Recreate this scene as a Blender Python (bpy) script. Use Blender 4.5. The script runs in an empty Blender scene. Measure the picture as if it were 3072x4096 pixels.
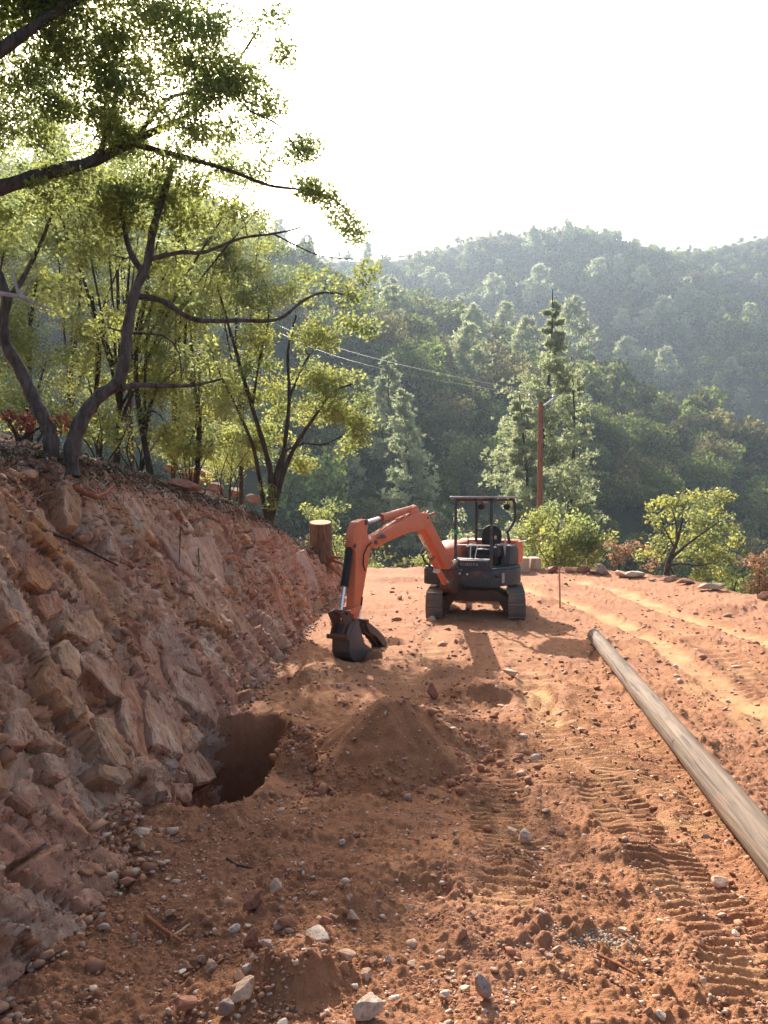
import bpy, bmesh, math, random
import numpy as np
from mathutils import Vector, Matrix

S = bpy.context.scene
COL = S.collection
R = math.radians

# ------------------------------------------------------------------ camera
CAM_H = 2.4
FPX = 788.0
PITCH = math.atan(12 / FPX)
cam_d = bpy.data.cameras.new('camera')
cam = bpy.data.objects.new('camera', cam_d)
COL.objects.link(cam)
cam.location = (0, 0, CAM_H)
cam.rotation_euler = (math.pi / 2 - PITCH, 0, 0)
cam_d.sensor_fit = 'VERTICAL'
cam_d.sensor_height = 36
cam_d.sensor_width = 27
cam_d.lens = FPX / 1024 * 36
cam_d.clip_start = 0.05
cam_d.clip_end = 3000
S.camera = cam

# ------------------------------------------------------------------ sky and sun
SUN_EL, SUN_AZ = R(31.5), R(-14.3)          # azimuth measured from +Y, negative to the left
W = bpy.data.worlds.new('World')
S.world = W
W.use_nodes = True
wn = W.node_tree
bg = wn.nodes['Background']
sky = wn.nodes.new('ShaderNodeTexSky')
sky.sky_type = 'NISHITA'
sky.sun_disc = False
sky.sun_elevation = SUN_EL
sky.sun_rotation = SUN_AZ
sky.air_density = 1.0
sky.dust_density = 5.0
sky.ozone_density = 1.0
wn.links.new(sky.outputs[0], bg.inputs[0])
bg.inputs[1].default_value = 0.10
sun_d = bpy.data.lights.new('sun', 'SUN')
sun_d.energy = 5.0
sun_d.angle = R(0.53)
sun_d.color = (1.0, 0.92, 0.80)
sun = bpy.data.objects.new('sun', sun_d)
COL.objects.link(sun)
tow = Vector((math.sin(SUN_AZ) * math.cos(SUN_EL), math.cos(SUN_AZ) * math.cos(SUN_EL), math.sin(SUN_EL)))
sun.rotation_euler = tow.to_track_quat('Z', 'Y').to_euler()
sun.location = (0, 0, 50)
S.view_settings.view_transform = 'Standard'
S.view_settings.look = 'None'
S.view_settings.exposure = 1.35
S.view_settings.gamma = 1
S.view_settings.use_curve_mapping = False
S.cycles.max_bounces = 8
S.cycles.transparent_max_bounces = 8
S.cycles.volume_bounces = 1
S.cycles.use_denoising = True

# ------------------------------------------------------------------ photograph helpers (photo pixels, 3072 x 4096)
K = 3072 / 1659.0
def ray(u, v):
    """direction of the photo pixel, y component 1"""
    a = (u / 4 - 384) / FPX
    b = -(v / 4 - 512) / FPX
    c, s = math.cos(PITCH), math.sin(PITCH)
    y = c + b * s
    z = -s + b * c
    return Vector((a / y, 1.0, z / y))
def at(u, v, d):
    """point seen at photo pixel (in 1659-wide coordinates) at depth d"""
    r = ray(u * K, v * K)
    return Vector((r.x * d, d, CAM_H + r.z * d))
def on(u, v, z=0.0):
    """ground point seen at (1659-wide) pixel"""
    r = ray(u * K, v * K)
    d = (z - CAM_H) / r.z
    return Vector((r.x * d, d, z))

# ------------------------------------------------------------------ noise
_rs = np.random.RandomState(7)
_P = _rs.permutation(512).astype(np.int64)
_P = np.concatenate([_P, _P])
_G = _rs.normal(size=(512, 3)); _G /= np.linalg.norm(_G, axis=1)[:, None]
def pnoise(x, y, z=0.0):
    x, y, z = np.broadcast_arrays(np.asarray(x, float), np.asarray(y, float), np.asarray(z, float))
    xi, yi, zi = np.floor(x).astype(np.int64), np.floor(y).astype(np.int64), np.floor(z).astype(np.int64)
    xf, yf, zf = x - xi, y - yi, z - zi
    u, v, w = [t * t * t * (t * (t * 6 - 15) + 10) for t in (xf, yf, zf)]
    r = np.zeros(x.shape)
    for dx in (0, 1):
        for dy in (0, 1):
            for dz in (0, 1):
                h = _P[(_P[(_P[(xi + dx) & 511] + yi + dy) & 511] + zi + dz) & 511]
                g = _G[h]
                dot = g[..., 0] * (xf - dx) + g[..., 1] * (yf - dy) + g[..., 2] * (zf - dz)
                r += dot * (u if dx else 1 - u) * (v if dy else 1 - v) * (w if dz else 1 - w)
    return r * 1.5
def fbm(x, y, z=0.0, o=4, g=0.5):
    r, a, f, t = 0.0, 1.0, 1.0, 0.0
    for i in range(o):
        r = r + a * pnoise(x * f + 17.3 * i, y * f - 9.1 * i, np.asarray(z) * f + 3.7 * i)
        t += a; a *= g; f *= 2.03
    return r / t
def worley(x, y, seed=0, jit=0.9):
    """F1, F2, cell random (3 values)"""
    xi, yi = np.floor(x).astype(np.int64), np.floor(y).astype(np.int64)
    f1 = np.full(x.shape, 9.0); f2 = np.full(x.shape, 9.0); cid = np.zeros(x.shape, np.int64)
    px = np.zeros(x.shape); py = np.zeros(x.shape)
    for dx in (-1, 0, 1):
        for dy in (-1, 0, 1):
            cx, cy = xi + dx, yi + dy
            h = _P[(_P[(cx + seed) & 511] + cy) & 511]
            qx = cx + 0.5 + jit * (((h * 73) % 512) / 512 - 0.5)
            qy = cy + 0.5 + jit * (((h * 151 + 77) % 512) / 512 - 0.5)
            d = np.hypot(x - qx, y - qy)
            near = d < f1
            f2 = np.where(near, f1, np.minimum(f2, d))
            cid = np.where(near, h, cid); px = np.where(near, qx, px); py = np.where(near, qy, py)
            f1 = np.where(near, d, f1)
    return f1, f2, cid, px, py
def sstep(a, b, x):
    t = np.clip((x - a) / (b - a), 0, 1)
    return t * t * (3 - 2 * t)
def interp(x, pts):
    return np.interp(x, [p[0] for p in pts], [p[1] for p in pts])

# ------------------------------------------------------------------ mesh helpers
def wloc(o):
    v = Vector((0, 0, 0))
    while o is not None:
        v = v + o.location
        o = o.parent
    return v
def tag(o, label=None, cat=None, group=None, kind=None):
    if label: o['label'] = label
    if cat: o['category'] = cat
    if group: o['group'] = group
    if kind: o['kind'] = kind
    return o
def empty(name, loc=(0, 0, 0), label=None, cat=None, group=None):
    o = bpy.data.objects.new(name, None)
    o.empty_display_size = 0.2
    COL.objects.link(o)
    o.location = loc
    return tag(o, label, cat, group)
def link(name, me, parent=None, loc=(0, 0, 0)):
    o = bpy.data.objects.new(name, me)
    COL.objects.link(o)
    o.location = loc
    if parent is not None: o.parent = parent
    return o
def np_mesh(name, V, F, mats, smooth=False, col=None, midx=None):
    """V (n,3), F (m,k) ints with k = 3 or 4; col (n,3) point colours"""
    me = bpy.data.meshes.new(name)
    V = np.ascontiguousarray(V, dtype=np.float32); F = np.ascontiguousarray(F, dtype=np.int32)
    m, k = F.shape
    me.vertices.add(len(V)); me.vertices.foreach_set('co', V.ravel())
    me.loops.add(m * k); me.loops.foreach_set('vertex_index', F.ravel())
    me.polygons.add(m)
    me.polygons.foreach_set('loop_start', np.arange(0, m * k, k, dtype=np.int32))
    try: me.polygons.foreach_set('loop_total', np.full(m, k, dtype=np.int32))
    except Exception: pass
    if smooth: me.polygons.foreach_set('use_smooth', np.ones(m, dtype=bool))
    for mt in (mats if isinstance(mats, (list, tuple)) else [mats]): me.materials.append(mt)
    if midx is not None: me.polygons.foreach_set('material_index', np.ascontiguousarray(midx, dtype=np.int32))
    if col is not None:
        a = me.color_attributes.new('tint', 'FLOAT_COLOR', 'POINT')
        c = np.ones((len(V), 4), dtype=np.float32); c[:, :3] = col
        a.data.foreach_set('color', c.ravel())
    me.update(calc_edges=True)
    me.validate()
    return me
def grid_faces(nr, nc):
    i = np.arange(nr - 1)[:, None] * nc + np.arange(nc - 1)[None, :]
    i = i.ravel()
    return np.stack([i, i + 1, i + nc + 1, i + nc], 1)

class MB:
    """collects simple shapes, then becomes one mesh object"""
    def __init__(s): s.v = []; s.f = []
    def add(s, vs, fs):
        b = len(s.v); s.v += [tuple(p) for p in vs]; s.f += [tuple(b + i for i in f) for f in fs]; return s
    def prism(s, loop_a, loop_b):
        n = len(loop_a)
        return s.add(list(loop_a) + list(loop_b), [tuple(range(n))[::-1], tuple(range(n, 2 * n))] + [(i, (i + 1) % n, n + (i + 1) % n, n + i) for i in range(n)])
    def box(s, c, ax, ay, az):
        c, ax, ay, az = Vector(c), Vector(ax), Vector(ay), Vector(az)
        lo = [c - az + sx * ax + sy * ay for sx, sy in ((-1, -1), (1, -1), (1, 1), (-1, 1))]
        return s.prism(lo, [p + 2 * az for p in lo])
    def tube(s, pts, rad, n=8, caps=True):
        pts = [Vector(p) for p in pts]
        if not hasattr(rad, '__len__'): rad = [rad] * len(pts)
        b = len(s.v); prev = None
        for i, p in enumerate(pts):
            t = (pts[min(i + 1, len(pts) - 1)] - pts[max(i - 1, 0)])
            t = t.normalized() if t.length > 1e-9 else Vector((0, 0, 1))
            if prev is None:
                a = t.cross(Vector((0, 0, 1)))
                if a.length < 0.05: a = t.cross(Vector((1, 0, 0)))
            else: a = prev - t * prev.dot(t)
            a.normalize(); prev = a; c = t.cross(a)
            for k in range(n):
                th = 2 * math.pi * k / n
                s.v.append(tuple(p + (a * math.cos(th) + c * math.sin(th)) * rad[i]))
        for i in range(len(pts) - 1):
            for k in range(n):
                s.f.append((b + i * n + k, b + i * n + (k + 1) % n, b + (i + 1) * n + (k + 1) % n, b + (i + 1) * n + k))
        if caps:
            s.f.append(tuple(b + k for k in range(n))[::-1]); e = b + (len(pts) - 1) * n
            s.f.append(tuple(e + k for k in range(n)))
        return s
    def build(s, name, mat, parent=None, smooth=False, bevel=0.0, sharp=40):
        me = bpy.data.meshes.new(name)
        o0 = wloc(parent) if parent is not None else Vector((0, 0, 0))
        me.from_pydata([(p[0] - o0.x, p[1] - o0.y, p[2] - o0.z) for p in s.v], [], s.f)
        me.materials.append(mat)
        bm = bmesh.new(); bm.from_mesh(me)
        bmesh.ops.recalc_face_normals(bm, faces=bm.faces)
        if bevel:
            es = [e for e in bm.edges if len(e.link_faces) == 2 and e.calc_face_angle(0) > R(30)]
            bmesh.ops.bevel(bm, geom=es, offset=bevel, segments=2, affect='EDGES', profile=0.5, clamp_overlap=True)
        bm.to_mesh(me); bm.free()
        if smooth or bevel:
            me.polygons.foreach_set('use_smooth', [True] * len(me.polygons))
            try: me.set_sharp_from_angle(angle=R(sharp))
            except Exception: pass
        return link(name, me, parent)
    def build_at(s, name, mat, loc, **k):
        """as build, a top-level object with its origin at loc"""
        e = Vector(loc)
        s.v = [(p[0] - e.x, p[1] - e.y, p[2] - e.z) for p in s.v]
        o = s.build(name, mat, None, **k); o.location = e
        return o

# ------------------------------------------------------------------ materials
class NT:
    def __init__(s, name):
        s.m = bpy.data.materials.new(name); s.m.use_nodes = True
        s.t = s.m.node_tree; s.b = s.t.nodes['Principled BSDF']; s.out = s.t.nodes['Material Output']
        s.b.inputs['Specular IOR Level'].default_value = 0.3
    def n(s, typ, **k):
        d = s.t.nodes.new(typ)
        for a, b in k.items():
            if a in d.inputs: d.inputs[a].default_value = b
            else: setattr(d, a, b)
        return d
    def l(s, a, b): s.t.links.new(a, b)
    def noise(s, scale, det=6, rough=0.6, vec=None, dist=0.0):
        d = s.n('ShaderNodeTexNoise', Scale=scale, Detail=det, Roughness=rough, Distortion=dist)
        if vec is not None: s.l(vec, d.inputs['Vector'])
        return d.outputs['Fac']
    def coord(s, kind='Object'): return s.n('ShaderNodeTexCoord').outputs[kind]
    def geo(s): return s.n('ShaderNodeNewGeometry').outputs['Position']
    def ramp(s, fac, stops):
        d = s.n('ShaderNodeValToRGB'); s.l(fac, d.inputs[0]); e = d.color_ramp.elements
        while len(e) < len(stops): e.new(0.5)
        for q, (p, c) in zip(e, stops):
            q.position = p; q.color = (*c, 1) if len(c) == 3 else c
        return d.outputs[0]
    def mix(s, fac, a, b, mode='MIX'):
        d = s.n('ShaderNodeMix', data_type='RGBA', blend_type=mode)
        for i, x in ((0, fac), (6, a), (7, b)):
            if hasattr(x, 'links'): s.l(x, d.inputs[i])
            elif isinstance(x, (int, float)): d.inputs[i].default_value = x
            else: d.inputs[i].default_value = (*x, 1)
        return d.outputs[2]
    def math(s, op, a, b=0.0, clamp=False):
        d = s.n('ShaderNodeMath', operation=op, use_clamp=clamp)
        for i, x in ((0, a), (1, b)):
            if hasattr(x, 'links'): s.l(x, d.inputs[i])
            else: d.inputs[i].default_value = x
        return d.outputs[0]
    def bump(s, h, strength=0.5, dist=0.02, into=None):
        d = s.n('ShaderNodeBump', Strength=strength, Distance=dist); s.l(h, d.inputs['Height'])
        if into is not None: s.l(into, d.inputs['Normal'])
        s.l(d.outputs[0], s.b.inputs['Normal']); return d.outputs[0]
    def color(s, c):
        if hasattr(c, 'links'): s.l(c, s.b.inputs['Base Color'])
        else: s.b.inputs['Base Color'].default_value = (*c, 1)
    def set(s, **k):
        for a, b in k.items(): s.b.inputs[a.replace('_', ' ')].default_value = b
        return s
def attr(nt, name='tint'):
    return nt.n('ShaderNodeAttribute', attribute_name=name).outputs['Color']

def mat_ground():
    t = NT('red_dirt'); P = t.geo(); a = attr(t)
    n1 = t.noise(1.3, 5, 0.6, P); n2 = t.noise(9, 6, 0.65, P); n3 = t.noise(60, 4, 0.7, P)
    c = t.ramp(n2, [(0.3, (0.26, 0.100, 0.042)), (0.5, (0.385, 0.160, 0.068)), (0.72, (0.50, 0.245, 0.115))])
    c = t.mix(t.ramp(n1, [(0.4, (0, 0, 0)), (0.65, (1, 1, 1))]), c, (0.38, 0.165, 0.078))
    # attribute: r = packed pale dust, g = stony / pinkish, b = dark (moist dug soil, painted left-foreground shade)
    sp = t.n('ShaderNodeSeparateColor'); t.l(a, sp.inputs[0])
    c = t.mix(sp.outputs[0], c, (0.62, 0.36, 0.165))
    c = t.mix(t.math('MULTIPLY', sp.outputs[1], 0.8), c, (0.40, 0.18, 0.095))
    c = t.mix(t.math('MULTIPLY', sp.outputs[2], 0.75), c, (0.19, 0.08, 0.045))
    c = t.mix(t.ramp(n3, [(0.62, (0, 0, 0)), (0.72, (0.65, 0.65, 0.65))]), c, (0.55, 0.36, 0.25))
    c = t.mix(t.ramp(n3, [(0.30, (0.6, 0.6, 0.6)), (0.40, (0, 0, 0))]), c, (0.19, 0.08, 0.045))
    t.color(c); t.set(Roughness=0.93)
    b = t.bump(n3, 1.0, 0.02)
    t.bump(n2, 0.7, 0.03, b)
    return t.m
def mat_rock(name, tinted=True):
    t = NT(name); P = t.geo()
    mp = t.n('ShaderNodeMapping'); t.l(P, mp.inputs[0]); mp.inputs['Rotation'].default_value = (R(30), 0, R(20)); mp.inputs['Scale'].default_value = (1.0, 1.0, 0.45)
    V = mp.outputs[0]
    n1 = t.noise(2.2, 8, 0.68, V, 1.2); n2 = t.noise(14, 6, 0.7, V, 0.6); n3 = t.noise(55, 5, 0.7, P)
    a = attr(t)
    c = t.mix(t.ramp(n1, [(0.36, (0, 0, 0)), (0.62, (1, 1, 1))]), a, (0.56, 0.265, 0.15))
    c = t.mix(t.ramp(n1, [(0.50, (0, 0, 0)), (0.64, (0.85, 0.85, 0.85))]), c, (0.72, 0.49, 0.36))
    c = t.mix(t.ramp(n2, [(0.36, (0.85, 0.85, 0.85)), (0.46, (0, 0, 0))]), c, (0.22, 0.08, 0.035))
    c = t.mix(t.ramp(n3, [(0.62, (0, 0, 0)), (0.75, (0.5, 0.5, 0.5))]), c, (0.50, 0.36, 0.27))
    t.color(c); t.set(Roughness=0.85)
    b = t.bump(n2, 0.9, 0.06)
    t.bump(n3, 0.8, 0.018, b)
    return t.m
def mat_stone():
    t = NT('loose_stone'); oi = t.n('ShaderNodeObjectInfo'); P = t.coord()
    n1 = t.noise(6, 6, 0.65, P); n2 = t.noise(40, 5, 0.7, P)
    base = t.ramp(oi.outputs['Random'], [(0.0, (0.34, 0.15, 0.08)), (0.3, (0.44, 0.22, 0.13)), (0.55, (0.50, 0.30, 0.18)), (0.75, (0.55, 0.38, 0.26)), (1.0, (0.62, 0.48, 0.38))])
    c = t.mix(t.ramp(n1, [(0.45, (0, 0, 0)), (0.62, (0.8, 0.8, 0.8))]), base, (0.36, 0.16, 0.085))
    c = t.mix(t.ramp(n2, [(0.4, (0.5, 0.5, 0.5)), (0.5, (0, 0, 0))]), c, (0.26, 0.13, 0.08))
    t.color(c); t.set(Roughness=0.7); t.bump(n2, 0.6, 0.01)
    return t.m
def mat_boulder(name, c0, c1, dirt=(0.33, 0.14, 0.07)):
    t = NT(name); P = t.geo()
    n1 = t.noise(7, 7, 0.7, P, 0.8); n2 = t.noise(45, 5, 0.7, P)
    c = t.ramp(n1, [(0.35, c0), (0.62, c1)])
    c = t.mix(t.ramp(t.noise(3.1, 5, 0.6, P), [(0.5, (0, 0, 0)), (0.68, (0.7, 0.7, 0.7))]), c, dirt)
    c = t.mix(t.ramp(n2, [(0.38, (0.6, 0.6, 0.6)), (0.48, (0, 0, 0))]), c, tuple(x * 0.45 for x in c0))
    t.color(c); t.set(Roughness=0.85); b = t.bump(n1, 0.6, 0.03); t.bump(n2, 0.6, 0.01, b); return t.m
def mat_tint(name, rough=0.85, bumps=40, tex=True):
    t = NT(name); c = attr(t)
    if tex:
        n = t.noise(bumps, 4, 0.7, t.geo())
        c = t.mix(t.ramp(n, [(0.35, (0.45, 0.45, 0.45)), (0.6, (0, 0, 0))]), c, (0.22, 0.10, 0.06))
        t.bump(n, 0.5, 0.006)
    t.color(c); t.set(Roughness=rough)
    return t.m
def mat_leaf(name, base, trans, amount=0.45, rnd=0.35, rough=0.5):
    t = NT(name); a = attr(t)
    oi = t.n('ShaderNodeObjectInfo').outputs['Random']
    c1 = t.mix(1.0, a, base, 'MULTIPLY'); c2 = t.mix(1.0, a, trans, 'MULTIPLY')
    hv = t.n('ShaderNodeHueSaturation'); t.l(c1, hv.inputs['Color'])
    t.l(t.math('ADD', t.math('MULTIPLY', oi, rnd), 1 - rnd / 2), hv.inputs['Value'])
    t.color(hv.outputs[0]); t.set(Roughness=rough + 0.1); t.b.inputs['Specular IOR Level'].default_value = 0.15
    tr = t.n('ShaderNodeBsdfTranslucent'); t.l(c2, tr.inputs[0])
    ms = t.n('ShaderNodeMixShader'); ms.inputs[0].default_value = amount
    t.l(t.b.outputs[0], ms.inputs[1]); t.l(tr.outputs[0], ms.inputs[2]); t.l(ms.outputs[0], t.out.inputs[0])
    return t.m
def mat_bark(name, c0, c1, scale=18):
    t = NT(name); mp = t.n('ShaderNodeMapping'); t.l(t.coord(), mp.inputs[0]); mp.inputs['Scale'].default_value = (1, 1, 0.25)
    n = t.noise(scale, 7, 0.7, mp.outputs[0]); t.color(t.ramp(n, [(0.35, c0), (0.65, c1)]))
    t.set(Roughness=0.9); t.bump(n, 0.8, 0.02); return t.m
def mat_paint(name, col, rough=0.45, wear=(0.22, 0.10, 0.06), amt=0.5, metal=0.0, scale=7):
    t = NT(name); P = t.coord()
    n1 = t.noise(scale, 8, 0.7, P); n2 = t.noise(scale * 6, 5, 0.7, P)
    c = t.mix(t.ramp(n1, [(0.5, (0, 0, 0)), (0.75, (amt, amt, amt))]), col, wear)
    c = t.mix(t.ramp(n2, [(0.66, (0, 0, 0)), (0.72, (0.7, 0.7, 0.7))]), c, tuple(x * 0.35 for x in col))
    t.color(c); r = t.math('ADD', t.math('MULTIPLY', n1, 0.35), rough - 0.12); t.l(r, t.b.inputs['Roughness'])
    t.set(Metallic=metal); t.bump(n2, 0.12, 0.004); return t.m

M = dict(
    ground=mat_ground(), rock=mat_rock('cut_rock'), stone=mat_stone(),
    gravel=mat_tint('gravel_tint'), litter=mat_tint('litter_tint', tex=False),
    leaf_sun=mat_leaf('leaf_yellow_green', (0.14, 0.155, 0.06), (0.46, 0.50, 0.15), 0.5),
    leaf_mid=mat_leaf('leaf_green', (0.12, 0.14, 0.065), (0.48, 0.54, 0.18), 0.48),
    leaf_far=mat_leaf('leaf_hillside', (0.10, 0.14, 0.04), (0.30, 0.36, 0.08), 0.30, 1.0),
    leaf_dry=mat_leaf('leaf_dry_brown', (0.34, 0.20, 0.11), (0.52, 0.30, 0.17), 0.4),
    needle=mat_leaf('pine_needle', (0.30, 0.32, 0.20), (0.55, 0.60, 0.33), 0.42, 0.3, 0.7),
    bark=mat_bark('grey_bark', (0.045, 0.035, 0.03), (0.16, 0.125, 0.105)),
    bark_red=mat_bark('reddish_bark', (0.09, 0.045, 0.028), (0.22, 0.12, 0.075)),
    bark_dark=mat_bark('dark_bark', (0.03, 0.022, 0.017), (0.09, 0.065, 0.05)),
    orange=mat_paint('orange_paint', (0.66, 0.18, 0.085), 0.5, (0.34, 0.13, 0.07), 0.5),
    grey=mat_paint('dark_grey_paint', (0.045, 0.050, 0.060), 0.55, (0.26, 0.14, 0.085), 0.75, scale=4),
    black=mat_paint('black_rubber', (0.018, 0.018, 0.02), 0.6, (0.10, 0.06, 0.04), 0.3),
    rust=mat_paint('rusty_steel', (0.12, 0.055, 0.035), 0.65, (0.26, 0.12, 0.06), 0.7),
    steel=mat_paint('worn_steel', (0.105, 0.09, 0.088), 0.5, (0.22, 0.12, 0.08), 0.6, 0.3),
    chrome=mat_paint('chrome_rod', (0.75, 0.78, 0.82), 0.22, (0.6, 0.6, 0.62), 0.1, 1.0),
    pad=mat_paint('track_rubber', (0.15, 0.12, 0.10), 0.8, (0.32, 0.17, 0.10), 0.95, scale=3),
    pale=mat_paint('pale_panel', (0.42, 0.36, 0.30), 0.5),
    white=mat_paint('white_sticker', (0.75, 0.74, 0.70), 0.4, amt=0.3),
    red=mat_paint('red_sticker', (0.55, 0.06, 0.04), 0.4),
    green=mat_paint('green_tag', (0.01, 0.36, 0.20), 0.4, amt=0.1),
    pole_new=mat_bark('brown_pole_wood', (0.20, 0.068, 0.030), (0.38, 0.14, 0.062), 9),
    galv=mat_paint('galvanised', (0.62, 0.64, 0.66), 0.4, (0.4, 0.4, 0.4), 0.2, 0.4),
    wire=mat_paint('weathered_wire', (0.06, 0.055, 0.05), 0.5, amt=0.1),
    lath=mat_bark('lath_wood', (0.45, 0.22, 0.12), (0.6, 0.33, 0.2), 12),
    block=mat_bark('block_concrete', (0.40, 0.27, 0.17), (0.58, 0.42, 0.29), 4),
    cutwood=mat_bark('cut_wood', (0.45, 0.27, 0.14), (0.66, 0.46, 0.28), 30),
)
# ------------------------------------------------------------------ terrain heights
def pad_dist(x, y):
    qx = np.maximum(np.abs(x - 1.4) - (7.9 - 4.5), -50); qy = y - (27.3 - 4.5)
    return np.hypot(np.maximum(qx, 0), np.maximum(qy, 0)) + np.minimum(np.maximum(qx, qy), 0) - 4.5
def polyline_near(x, y, pts):
    """nearest distance to a plan polyline and the z there"""
    best = np.full(np.shape(x), 1e9); z = np.zeros(np.shape(x))
    for a, b in zip(pts[:-1], pts[1:]):
        dx, dy = b[0] - a[0], b[1] - a[1]
        t = np.clip(((x - a[0]) * dx + (y - a[1]) * dy) / (dx * dx + dy * dy), 0, 1)
        d = np.hypot(x - a[0] - t * dx, y - a[1] - t * dy)
        near = d < best
        best = np.where(near, d, best); z = np.where(near, a[2] + t * (b[2] - a[2]), z)
    return best, z
def ridge(pts, drop):
    out = []
    for u, v, d in pts:
        p = at(u, v, d); out.append((p.x, p.y, p.z - drop))
    return out
RIDGE_A = ridge([(-500, 470, 420), (300, 470, 430), (700, 560, 440), (840, 560, 450), (930, 545, 450), (1000, 523, 450), (1050, 505, 455), (1110, 515, 458), (1150, 508, 460), (1220, 492, 465),
                 (1270, 503, 470), (1330, 522, 475), (1400, 538, 480), (1500, 540, 490), (1580, 526, 500), (1659, 506, 510), (1900, 450, 520), (2500, 430, 520)], 1.5)
RIDGE_B0 = ridge([(-900, 300, 240), (200, 380, 235), (480, 440, 232), (600, 500, 230), (700, 548, 230), (830, 620, 222), (960, 690, 205)], 4.5)
RIDGE_B = ridge([(300, 560, 150), (600, 620, 150), (760, 668, 152), (860, 690, 155), (1000, 722, 158), (1100, 762, 162), (1250, 812, 165), (1330, 830, 168), (1500, 890, 170), (1659, 965, 172), (1900, 1040, 172)], 5.0)
RIDGE_C = ridge([(1250, 560, 445), (1330, 610, 400), (1480, 655, 350), (1659, 715, 310), (1900, 790, 280)], 4.0)
RIDGE_D = ridge([(1230, 560, 455), (1180, 640, 390), (1200, 710, 330)], 4.0)
def smax(a, b, k):
    h = np.clip(0.5 + 0.5 * (a - b) / k, 0, 1)
    return b + (a - b) * h + k * h * (1 - h)
def terrain(x, y):
    x = np.asarray(x, float); y = np.asarray(y, float)
    d = pad_dist(x, y)
    z = np.where(d > 0, -15 * (1 - np.exp(-np.maximum(d, 0) * 0.75 / 15)), 0.0)
    far = np.clip((d - 12) / 30, 0, 1)
    r = np.full(z.shape, -60.0)
    for pts, k in ((RIDGE_A, 0.72), (RIDGE_B0, 0.6), (RIDGE_B, 0.64), (RIDGE_C, 0.62), (RIDGE_D, 0.62)):
        dd, zz = polyline_near(x, y, pts)
        r = smax(r, zz - k * (np.sqrt(dd * dd + 150) - 12.2), 8.0)
    n = fbm(x / 70, y / 70, 2.2, 4) * np.clip(y / 200, 0, 1) * 12 + fbm(x / 22, y / 22, 5, 3) * 2.5
    dA, _ = polyline_near(x, y, RIDGE_A)
    r = r + n * np.clip(np.minimum(dA, 80) / 50, 0.08, 1)
    out = smax(z - 1e-3, np.where(far > 0, r, -60) * far + (-60) * (1 - far), 3.0) if np.any(far > 0) else z
    # uphill side on the left, falling away beyond the bank
    left = (2.7 + 0.30 * (-x - 3.0)) * (1 - sstep(17, 34, y))
    out = np.where(x < -2.6, np.maximum(out, np.where(left > 0.2, np.minimum(left, 9.0), -60)), out)
    return out

# ------------------------------------------------------------------ the cut bank (macro shape)
def foot_x(y): return interp(y, [(0, -2.6), (2, -2.3), (3, -2.05), (4, -1.88), (5, -1.74), (5.7, -1.70), (6.2, -1.84), (7.9, -1.98), (8.6, -1.72), (9.2, -1.64), (12, -1.62), (16.5, -1.55), (18, -1.35), (19.5, -1.0), (21.5, -0.92), (24, -1.0), (26, -1.0)])
def crest_h(y): return interp(y, [(0, 3.1), (7.4, 2.95), (11, 2.72), (15, 2.32), (16.5, 2.0), (17.5, 1.65), (19, 1.25), (21, 0.85), (23, 0.25), (25, -0.5), (27, -2.0)])
def crest_x(y): return foot_x(y) - crest_h(y) * interp(y, [(0, 0.56), (12, 0.56), (15, 0.42), (20, 0.40)]) - 0.05
def bank_top(x, y):
    """height of the shoulder behind the crest"""
    return crest_h(y) + np.minimum(0.27 * np.maximum(crest_x(y) - x, 0), 4.5) * (1 - 0.9 * sstep(16, 25, y))
def bank_x(y, z):
    """x of the macro face at height z"""
    h = np.maximum(crest_h(y), 0.05)
    return foot_x(y) + (crest_x(y) - foot_x(y)) * np.clip(z / h, -0.2, 1)
def hit_bank(u, v):
    """1659-wide pixel -> point on the macro bank face or shoulder"""
    r = ray(u * K, v * K)
    for i in range(2400):
        t = 2.5 + i * 0.01
        x, y, z = r.x * t, t, CAM_H + r.z * t
        h = float(crest_h(y))
        if z <= h and x <= float(bank_x(y, z)): return Vector((x, y, z))
        if z > h and x < float(crest_x(y)) and z <= float(bank_top(x, y)): return Vector((x, y, z))
    return Vector((x, y, z))

# ------------------------------------------------------------------ near ground
def g2(p): return on(*p)
GROUSER = [  # polyline (1659 px), width, strength
    ([(1215, 1495), (1200, 1580), (1290, 1690), (1420, 1830), (1560, 1990), (1690, 2120)], 0.52, 1.0),
    ([(1040, 1600), (1075, 1700), (1085, 1800), (1120, 1880), (1060, 1990)], 0.42, 1.0),
    ([(745, 1700), (660, 1715), (560, 1765)], 0.40, 0.8),
    ([(1420, 1345), (1560, 1420), (1680, 1520)], 0.55, 0.8),
    ([(760, 1430), (700, 1480), (610, 1540)], 0.45, 0.8),
    ([(1600, 2040), (1640, 2120), (1680, 2200)], 0.5, 1.3),
    ([(730, 1880), (690, 1930), (640, 1980)], 0.35, 0.9),
    ([(960, 1345), (930, 1420), (860, 1480)], 0.5, 0.6),
    ([(1300, 1560), (1420, 1640), (1560, 1800)], 0.45, 0.7), ([(1210, 1470), (1230, 1560), (1262, 1650), (1300, 1720)], 0.95, 0.9), ([(1360, 1690), (1460, 1800), (1600, 1960)], 0.5, 0.3), ([(620, 1480), (720, 1530), (790, 1560)], 0.4, 0.7),
    ([(1090, 1340), (1130, 1420), (1180, 1500)], 0.5, 0.5),
    ([(1480, 1480), (1590, 1530), (1690, 1600)], 0.5, 0.5),
]
TIRE = [
    ([(1120, 1268), (1250, 1308), (1330, 1345), (1420, 1390), (1550, 1488), (1700, 1575)], 0.34),
    ([(1120, 1262), (1240, 1258), (1330, 1275), (1450, 1325), (1570, 1360), (1700, 1405)], 0.42),
    ([(1150, 1480), (1180, 1560)], 0.3),
]
GL = [([g2(p) for p in a], w, s) for a, w, s in GROUSER]
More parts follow.
